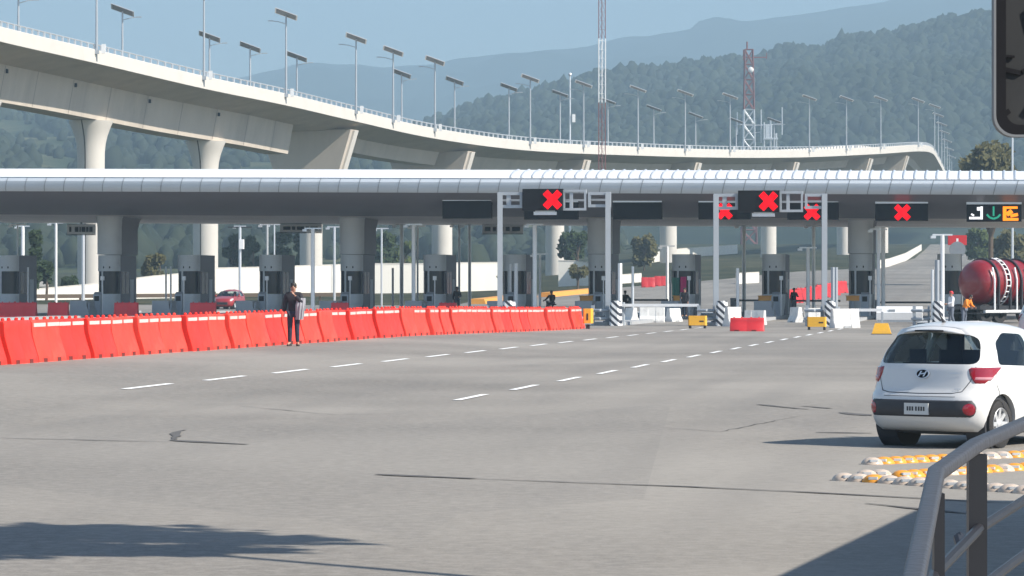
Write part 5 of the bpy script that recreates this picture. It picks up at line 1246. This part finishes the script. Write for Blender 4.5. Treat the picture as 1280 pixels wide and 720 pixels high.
    for z in np.linspace(.97,1.375,6):
        yf = prm(z)[1]; ring.append([(x, yf-.012-.10*(abs(x)/.83)**2, z) for x in np.linspace(-.68+.25*(z-.97),.68-.25*(z-.97),9)])
    q.loft(ring, cap=False, closed=False); q.build('windscreen', parent=t, smooth=True)
    # inside
    q = MB().m('seat_cloth')
    q.box(-.60,.60,.62,.78,.60,1.0,bev=.05); q.box(-.60,.60,.78,1.25,.58,.72)
    for x in (-.38,.38): q.box(x-.12,x+.12,.62,.70,1.0,1.16,bev=.03)
    for x in (-.36,.36):
        q.box(x-.24,x+.24,1.50,1.64,.60,1.14,bev=.05); q.box(x-.12,x+.12,1.50,1.60,1.14,1.33,bev=.03); q.box(x-.25,x+.25,1.64,2.05,.58,.72)
    q.box(-.68,.68,2.35,2.70,.6,.93); q.build('seats', parent=t)
    # rear fittings
    q = MB().m('car_grey'); patch(q, .365, .585, lambda f: -.72-.07*math.sin(PI*f), lambda f: .72+.07*math.sin(PI*f), .012, nz=8, ns=30); pan = q.build('bumper_panel', parent=t, smooth=True)
    for sg in (-1,1):
        q = MB().m('lens_red'); pc = .68*sg; vs = [surf(pc, .47, .028)]; n = 16
        vs += [surf(pc+.075*math.cos(2*PI*i/n), .47+.068*math.sin(2*PI*i/n), .014) for i in range(n)]; q.add(vs, [(0,1+i,1+(i+1)%n) for i in range(n)]); q.build('reflector', parent=pan, smooth=True)
        # tail lamp: pointed backwards along the flank
        q = MB().m('lens_red')
        lo = lambda f: .60+.10*(1-f)**2-.01*f; hi = lambda f: .82+.40*f**1.3
        if sg > 0: patch(q, .765, .965, lo, hi, .016, nz=8, ns=16, rim=-.006)
        else: patch(q, .765, .965, lambda f: -hi(f), lambda f: -lo(f), .016, nz=8, ns=16, rim=-.006)
        tl = q.build('tail_lamp', parent=t, smooth=True)
        q = MB().m('lens_pale'); a_, b_ = (lambda f: .67, lambda f: .90+.06*f)
        if sg > 0: patch(q, .805, .850, a_, b_, .022, nz=4, ns=10, rim=.008)
        else: patch(q, .805, .850, lambda f: -b_(f), lambda f: -a_(f), .022, nz=4, ns=10, rim=.008)
        q.build('clear_lens', parent=tl, smooth=True)
    q = MB().m('car_grey')                                  # gap round the tailgate
    def seam(pts, wd=.009):
        for (s0,z0),(s1,z1) in zip(pts, pts[1:]):
            k = max(1, int(math.hypot(s1-s0,z1-z0)/.06))
            for i in range(k):
                A = (s0+(s1-s0)*i/k, z0+(z1-z0)*i/k); B = (s0+(s1-s0)*(i+1)/k, z0+(z1-z0)*(i+1)/k); l = math.hypot(B[0]-A[0],B[1]-A[1]); nx, nz_ = -(B[1]-A[1])/l*wd/2, (B[0]-A[0])/l*wd/2
                q.add([surf(A[0]+nx,A[1]+nz_,.002), surf(A[0]-nx,A[1]-nz_,.002), surf(B[0]-nx,B[1]-nz_,.002), surf(B[0]+nx,B[1]+nz_,.002)], [(0,1,2,3)])
    seam([(-.68,.965),(-.64,.80),(-.56,.675),(-.45,.655),(0,.648),(.45,.655),(.56,.675),(.64,.80),(.68,.965)])
    seam([(-.5,.615),(.5,.615)], .006)
    for sg in (-1,1): seam([(sg*1.02,.93),(sg*1.06,.75),(sg*1.35,.52),(sg*1.55,.30),(sg*1.6,.26)]); seam([(sg*1.90,.24),(sg*1.90,.945)]); seam([(sg*1.35,.26),(sg*2.95,.26)], .02)
    q.build('panel_gap', parent=t)
    if detail:
        # oval badge with a slanted letter, grey ring
        q = MB().m('rim'); n = 20; ev = []
        for k, (r1, off) in enumerate(((1.0,.012),(1.0,.02),(.84,.02),(.84,.012))): ev.append([surf(.098*r1*math.cos(2*PI*i/n), .875+.058*r1*math.sin(2*PI*i/n), off) for i in range(n)])
        q.loft(ev, cap=False); bd = q.build('badge', parent=t, smooth=True)
        q = MB().m('black'); q.add([surf(.085*math.cos(2*PI*i/n), .875+.05*math.sin(2*PI*i/n), .013) for i in range(n)], [tuple(range(n))]); q.build('badge_field', parent=bd)
        q = MB().m('rim')
        for (a, b) in (((-.052,.843),(-.018,.908)),((.018,.843),(.052,.908))):
            q.add([surf(a[0]-.011,a[1],.019), surf(a[0]+.011,a[1],.019), surf(b[0]+.011,b[1],.019), surf(b[0]-.011,b[1],.019)], [(0,1,2,3)])
        q.add([surf(-.035,.866,.0195), surf(.035,.874,.0195), surf(.035,.888,.0195), surf(-.035,.878,.0195)], [(0,1,2,3)]); q.build('badge_letter', parent=bd)
        q = MB().m('rim'); 
        for x in np.arange(.36,.54,.026): q.add([surf(x,.878,.005), surf(x+.018,.878,.005), surf(x+.018,.892,.005), surf(x,.892,.005)], [(0,1,2,3)])
        for x in np.arange(.46,.53,.03): q.add([surf(x,.695,.005), surf(x+.02,.695,.005), surf(x+.02,.712,.005), surf(x,.712,.005)], [(0,1,2,3)])
        q.build('model_lettering', parent=t)
    if plate:
        q = MB().m('plate'); c = [surf(x, z, .0) for x, z in ((-.17,.405),(.17,.405),(.17,.535),(-.17,.535))]; y0 = min(p.y for p in c)-.03
        q.box(-.17,.17,y0,y0+.03,.40,.535); pl = q.build('licence_plate', parent=t)
        q = MB().m('car_grey')
        for x in (-.12,-.085,-.05,.0,.04,.075,.11): q.box(x-.011,x+.011,y0-.003,y0-.0005,.445,.495)
        q.build('plate_characters', parent=pl)
    q = MB().m('car_grey'); q.tube([(0,.66,1.47),(0,.60,1.53),(0,.52,1.60)], [.03,.012,.006], 6); q.build('roof_aerial', parent=t)
    q = MB().m('black'); q.box(-.2,.2,.285,.30,1.375,1.395); q.build('brake_light', parent=t)
    q = MB().m('car_grey'); q.box(-.02,.34,.33,.37,.965,.985,T=Matrix.Translation((0,-.115,0))); q.build('wiper', parent=t)
    q = MB().m(paint)                                       # spoiler lip over the rear window
    rr_ = []
    for x in np.linspace(-.47,.47,13):
        b = BOW*(abs(x)/.83)**2.2; k_ = 1-(abs(x)/.47)**6*.9; dz = -.055*(x/.5)**2; rr_.append([(x,.42-.12*k_+b,1.392+dz),(x,.44+b,1.376+dz),(x,.62+b,1.425+dz),(x,.57+b,1.470+dz),(x,.44-.03*k_+b,1.443+dz),(x,.42-.115*k_+b,1.404+dz)])
    q.loft(rr_); q.build('spoiler', parent=t, smooth=True)
    for sg in (-1,1):
        q = MB().m(paint); q.sphere((sg*.93,2.42,1.0), (.11,.06,.08), 10, 6); q.box(min(sg*.76,sg*.86),max(sg*.76,sg*.86),2.42,2.47,.95,.98); q.build('door_mirror', parent=t, smooth=True)
        for y in (1.32, 2.36):
            q = MB().m('car_grey'); q.box(min(sg*.80,sg*.835),max(sg*.80,sg*.835),y-.11,y+.07,.845,.875,bev=.005); q.build('door_handle', parent=t)
        q = MB().m('lens_clear'); pts = []
        for z, x0, x1 in ((.66,.50,.74),(.74,.46,.78),(.80,.60,.78)):
            pts.append([(sg*x, prm(z)[1]-.02-.10*(x/.83)**2-max(0,x-.45)*.45, z) for x in np.linspace(x0,x1,6)])
        q.loft(pts, cap=False, closed=False); q.build('headlight', parent=t, smooth=True)
    q = MB().m('car_grey'); q.box(-.42,.42,3.66,3.735,.34,.52,bev=.03); q.build('grille', parent=t)
    q = MB().m('car_grey'); q.box(-.66,.66,.36,.6,.17,.26); q.box(-.6,.6,.5,3.3,.15,.2); q.build('underbody', parent=t)
    return t
CAR_H = R(-38)
car = hatchback('white hatchback car seen from behind at the right, near the railing', G(1146, 560.5), CAR_H, 'car_white')
car.scale = (1,1,1.035); car.location.z = gz(car.location.x, car.location.y)
p = GX(293, 250); hatchback('dark red car facing this way behind the booths, against the white wall', p+Vector((0,1.8,0)), R(180-12), 'car_red', False, detail=False, name='red_car')
p = Vector(((1309-640)/F*88, 88, 0)); s_ = hatchback('silver vehicle with blue windscreen cut off by the right edge', p, R(188), 'car_silver', False, detail=False, name='silver_car'); s_.scale = (1.15,1.15,1.28)
for ch in s_.children:
    if ch.name.startswith(('windscreen','side_window')): ch.data.materials.clear(); ch.data.materials.append(M['blue_glass'])

# ------------------------------------------------------------------ red tanker
A_ = G(1243, 404); tk = thing('tanker_trailer', 'dark red tanker with black hoops and white ladder at the right edge', 'tanker', A_, R(-52), None)
def hoop_T(y): return Matrix.Translation((0,y,2.12)) @ Matrix.Rotation(R(90),4,'X')
mb = MB().m('red_paint'); rr = 1.18
mb.lathe([(.10,1.95),(.55,1.90),(.88,1.76),(1.08,1.50),(1.17,1.2),(rr,.9),(rr,-1.6),(1.17,-1.9),(1.08,-2.2),(.88,-2.46),(.5,-2.6),(.1,-2.65)], 36, T=Matrix.Translation((0,0,2.12)) @ Matrix.Rotation(R(90),4,'X')); mb.build('tank', parent=tk, smooth=True, angle=60)
for y in (-.95,-.1,.75,1.6):
    mb = MB().m('black_metal'); T = hoop_T(y)
    mb.lathe([(rr-.02,-.05),(rr+.10,-.05),(rr+.10,.05),(rr-.02,.05),(rr-.02,-.05)], 36, T=T)
    mb.box(-rr-.1,-rr+.05,y-.05,y+.05,.55,2.12); mb.box(rr-.05,rr+.1,y-.05,y+.05,.55,2.12); mb.build('hoop', parent=tk, smooth=True)
mb = MB().m('white')
for y in (-.42,-.12): mb.tube([(1.28*math.cos(a),y,2.12+1.28*math.sin(a)) for a in np.linspace(-1.2,1.4,12)], .035, 6)
for a in np.linspace(-1.1,1.3,11): mb.tube([(1.28*math.cos(a),-.42,2.12+1.28*math.sin(a)),(1.28*math.cos(a),-.12,2.12+1.28*math.sin(a))], .03, 5)
mb.build('ladder', parent=tk)
for y in (-1.3,.35,1.2):
    mb = MB().m('white'); mb.tube([(1.26,y,.6),(1.26,y,2.3),(1.1,y,2.9)], .05, 6); mb.build('support_post', parent=tk)
mb = MB().m('black_metal'); mb.box(-.95,1.2,-2.3,1.9,.72,.92); mb.box(-1.2,1.25,-2.2,1.8,.5,.56); mb.build('chassis', parent=tk)
mb = MB().m('white'); mb.box(1.1,1.3,-2.0,1.7,.57,.70); mb.build('side_rail', parent=tk)
for y in (-1.7,-.7,1.2):
    for sg in (-1,1):
        mb = MB().m('rubber'); mb.lathe([(.25,-.14),(.47,-.14),(.5,-.08),(.5,.08),(.47,.14),(.25,.14),(.25,-.14)], 22, T=Matrix.Translation((sg*.95,y,.5)) @ Matrix.Rotation(R(90),4,'Y')); mb.build('wheel', parent=tk, smooth=True)
mb = MB().m('white'); mb.box(-1.1,1.1,2.2,3.6,.7,3.0,bev=.1); cabp = mb.build('cab', parent=tk); mb = MB().m('dark_glass'); mb.box(1.09,1.115,2.6,3.4,1.9,2.7); mb.box(-.9,.9,3.59,3.615,1.8,2.7); mb.build('cab_window', parent=cabp)

# ------------------------------------------------------------------ lane studs on the road near the railing
def stud(kind_, loc, label, rot, protos={}):
    if kind_ not in protos:
        t = thing('road_stud', label, 'road stud', group='round road studs in rows by the railing')
        mb = MB().m('stud_white' if kind_ == 'w' else 'stud_yellow'); mb.lathe([(.105,0),(.104,.012),(.09,.035),(.065,.058),(.03,.070),(.004,.072)], 18); mb.build('dome', parent=t, smooth=True)
        mb = MB().m('rim'); mb.box(-.04,.04,-.095,-.06,.028,.052,bev=.008); mb.build('reflector', parent=t); protos[kind_] = t; o = t
    else: o = dup(protos[kind_])
    o.location = loc; o.rotation_euler = (0,0,rot); o.scale = (1.2,1.2,1.1); tag(o, label, 'road stud', 'round road studs in rows by the railing'); return o
rows = [('back row', [(1090,580.5),(1190,575.5),(1282,571)], 'wyyyyyyywwwwyy'), ('middle row', [(1128,597),(1205,592),(1282,587)], 'yyyywyyyywyy'), ('front row', [(1055,600.5),(1100,603),(1160,607.5),(1282,616.5)], 'wwywwwwwwwwww')]
for nm, pts, cols in rows:
    n = len(cols); L_ = [math.dist(pts[i], pts[i+1]) for i in range(len(pts)-1)]; tot = sum(L_)
    for i, c in enumerate(cols):
        d = tot*i/(n-1); k = 0
        while k < len(L_)-1 and d > L_[k]: d -= L_[k]; k += 1
        a, b = pts[k], pts[k+1]; f = d/L_[k]; q = G(a[0]+(b[0]-a[0])*f, a[1]+(b[1]-a[1])*f)
        stud(c, q, f"{'yellow' if c == 'y' else 'pale'} domed road stud, {ORD[i]} from left in the {nm} by the railing", random.uniform(-.3,.3))
for (px, py, c, lab) in ((1083,596.5,'w','pale domed road stud, left one of two lone studs behind the front row'),(1101,596,'w','pale domed road stud, right one of two lone studs behind the front row')):
    stud(c, G(px,py), lab, 0)

# ------------------------------------------------------------------ railing in the foreground
C0 = P(1170, 592, 7.6); C1 = P(1221, 556, 8.2); C2 = P(1300, 521, 9.3); B0 = P(1138, 745, 5.7)
rl = thing('hand_railing', 'dark grey metal hand railing with bars in the bottom right corner', 'railing', (C0.x, C0.y, 0))
T = Matrix.Translation(-rl.location)
M['rail_paint'] = mat('rail_paint', (.042,.042,.048), .45, metal=.05, var=.12, scale=6, dirt=.3, dirtcol=(.08,.08,.08), bump=.15, bscale=40)
M['rail_dark'] = mat('rail_dark_paint', (.016,.016,.02), .4, var=.2, scale=6)
mb = MB().m('rail_paint'); mb.T = T; mb.bar([B0+(B0-C0)*.5, B0, C0.lerp(B0,.02), C0, C0.lerp(C1,.03), C1.lerp(C0,.03), C1, C1.lerp(C2,.03), C2, C2+(C2-C1)*.6], .040, .032); h_ = mb.build('handrail', parent=rl)
bv = h_.modifiers.new('bev','BEVEL'); bv.width = .008; bv.segments = 2; apply_mods(h_); h_.data.set_sharp_from_angle(angle=R(50))
def rpost(p, w_=.055, d=.045):
    mb = MB().m('rail_dark'); mb.T = T; mb.box(p.x-w_/2,p.x+w_/2,p.y-d/2,p.y+d/2,.3,p.z-.023); mb.build('post', parent=rl)
rpost(C1+Vector((0,.0,0)), .046)
q_ = C0.lerp(B0, .10); rpost(q_+Vector((.01,0,0)), .024, .04)
for dz in (.21,.36,.51,.66):
    mb = MB().m('rail_dark'); mb.T = T; z = Vector((0,0,-dz)); mb.tube([B0+(B0-C0)*.4+z, C0.lerp(B0,.1)+z, C1+Vector((0,-.03,0))+z, C2+z, C2+(C2-C1)*.6+z], .0135, 8); mb.build('bar', parent=rl, smooth=True)
for f, dz in ((.55,.21),(.52,.51)):
    mb = MB().m('rail_dark'); mb.T = T; p = C0.lerp(C1, f)-Vector((0,0,dz)); d = (C1-C0).normalized(); 
    for k in (0,.035): mb.tube([p+d*k-Vector((0,.03,.012)), p+d*k+Vector((0,.03,.012))], .011, 6)
    mb.build('bar_clamp', parent=rl)

# dark board at the top right corner, bent rim, on its own post to the right
Yb = 11.0; a = P(1242, 171, Yb); b = P(1345, -60, Yb)
bd = thing('sign_board', 'dark back of a rounded sign board at the top right corner', 'sign', (b.x, Yb, gz(b.x, Yb)))
T = Matrix.Translation(-bd.location)
def rrect(x0, x1, z0, z1, r, n=8):
    out = []
    for cx, cz, a0 in ((x1-r,z1-r,0),(x0+r,z1-r,90),(x0+r,z0+r,180),(x1-r,z0+r,270)):
        out += [(cx+r*math.cos(R(a0+90*i/n)), cz+r*math.sin(R(a0+90*i/n))) for i in range(n+1)]
    return out
M['board_back'] = mat('grimy_black_board', (.016,.017,.018), .8, var=.5, scale=3, dirt=.8, dirtcol=(.036,.036,.035), stretch=(1,1,.5))
mb = MB().m('board_back'); mb.T = T; o_ = rrect(a.x+.012, b.x, a.z+.012, b.z, .06); n = len(o_)
mb.add([(x,Yb,z) for x,z in o_]+[(x,Yb+.03,z) for x,z in o_], [tuple(range(n)), tuple(range(2*n-1,n-1,-1))]+[(i,(i+1)%n,n+(i+1)%n,n+i) for i in range(n)]); pl_ = mb.build('board', parent=bd)
M['board_rim'] = mat('dull_board_rim', (.16,.165,.17), .6, var=.2)
def rim(d0, d1, y0, y1, mname, nm):
    mb = MB().m(mname); mb.T = T; A = rrect(a.x+d0, b.x-d0, a.z+d0, b.z-d0, .07-d0*.6); B = rrect(a.x+d1, b.x-d1, a.z+d1, b.z-d1, .07-d1*.6)
    mb.loft([[(x,y0,z) for x,z in A],[(x,y1,z) for x,z in A],[(x,y1,z) for x,z in B],[(x,y0,z) for x,z in B],[(x,y0,z) for x,z in A]], cap=False); mb.build(nm, parent=bd, smooth=True, angle=30)
rim(-.001, .007, Yb-.012, Yb+.04, 'board_rim', 'rim'); rim(.0075, .04, Yb-.012, Yb-.001, 'black', 'inner_rim')
mb = MB().m('black'); mb.T = T
for x0, z0, x1, z1, w_ in ((.005,.20,.07,.185,.016),(.075,.19,.13,.22,.012),(.09,.40,.105,.33,.009),(.09,.05,.125,.10,.02),(.0,.245,.05,.24,.008),(.02,.06,.03,.045,.02)):
    mb.bar([Vector((a.x+.02+x0,Yb-.006,a.z+.03+z0)), Vector((a.x+.02+x1,Yb-.006,a.z+.03+z1))], .006, w_)
mb.build('scratches', parent=pl_)
mb = MB().m('steel_grey'); mb.T = T; mb.tube([(b.x-.02,Yb+.09,0),(b.x-.02,Yb+.09,b.z+.1)], .04, 10); mb.build('post', parent=bd)

# ------------------------------------------------------------------ what stands right of the frame and shades the road
K0, K1 = Vector((5.35,20.9,0)), Vector((7.45,28.7,0)); HK = 3.0
d = (K1-K0).normalized(); n_ = Vector((d.y,-d.x,0))
kb = thing('roadside_kiosk', 'flat roofed roadside kiosk whose shadow falls at the bottom right', 'kiosk', K0)
mb = MB().m('booth'); A, B = K0+n_*.35-d*5, K1+n_*.35-d*.3; poly = [(p.x,p.y) for p in (A, A+n_*3, B+n_*3, B)]
mb.T = Matrix.Translation(-K0); mb.prism(poly, 0, HK-.2); mb.build('wall', parent=kb)
A, B = K0-d*5.4, K1; poly = [(p.x,p.y) for p in (A, A+n_*3.7, B+n_*3.7, B)]; mb = MB().m('roof_white'); mb.T = Matrix.Translation(-K0); mb.prism(poly, HK-.197, HK); mb.build('roof', parent=kb)
tree('tree', 'roadside tree whose shadow falls across the bottom left of the road', Vector((7.6,16.2,0)), 10, (1.9,1.5,.6,8.0), 2300, 'leaf', ls=.2, off=(-2.2,5.0), trunk=.09, group='trees and bushes beyond the plaza', clumps=34)
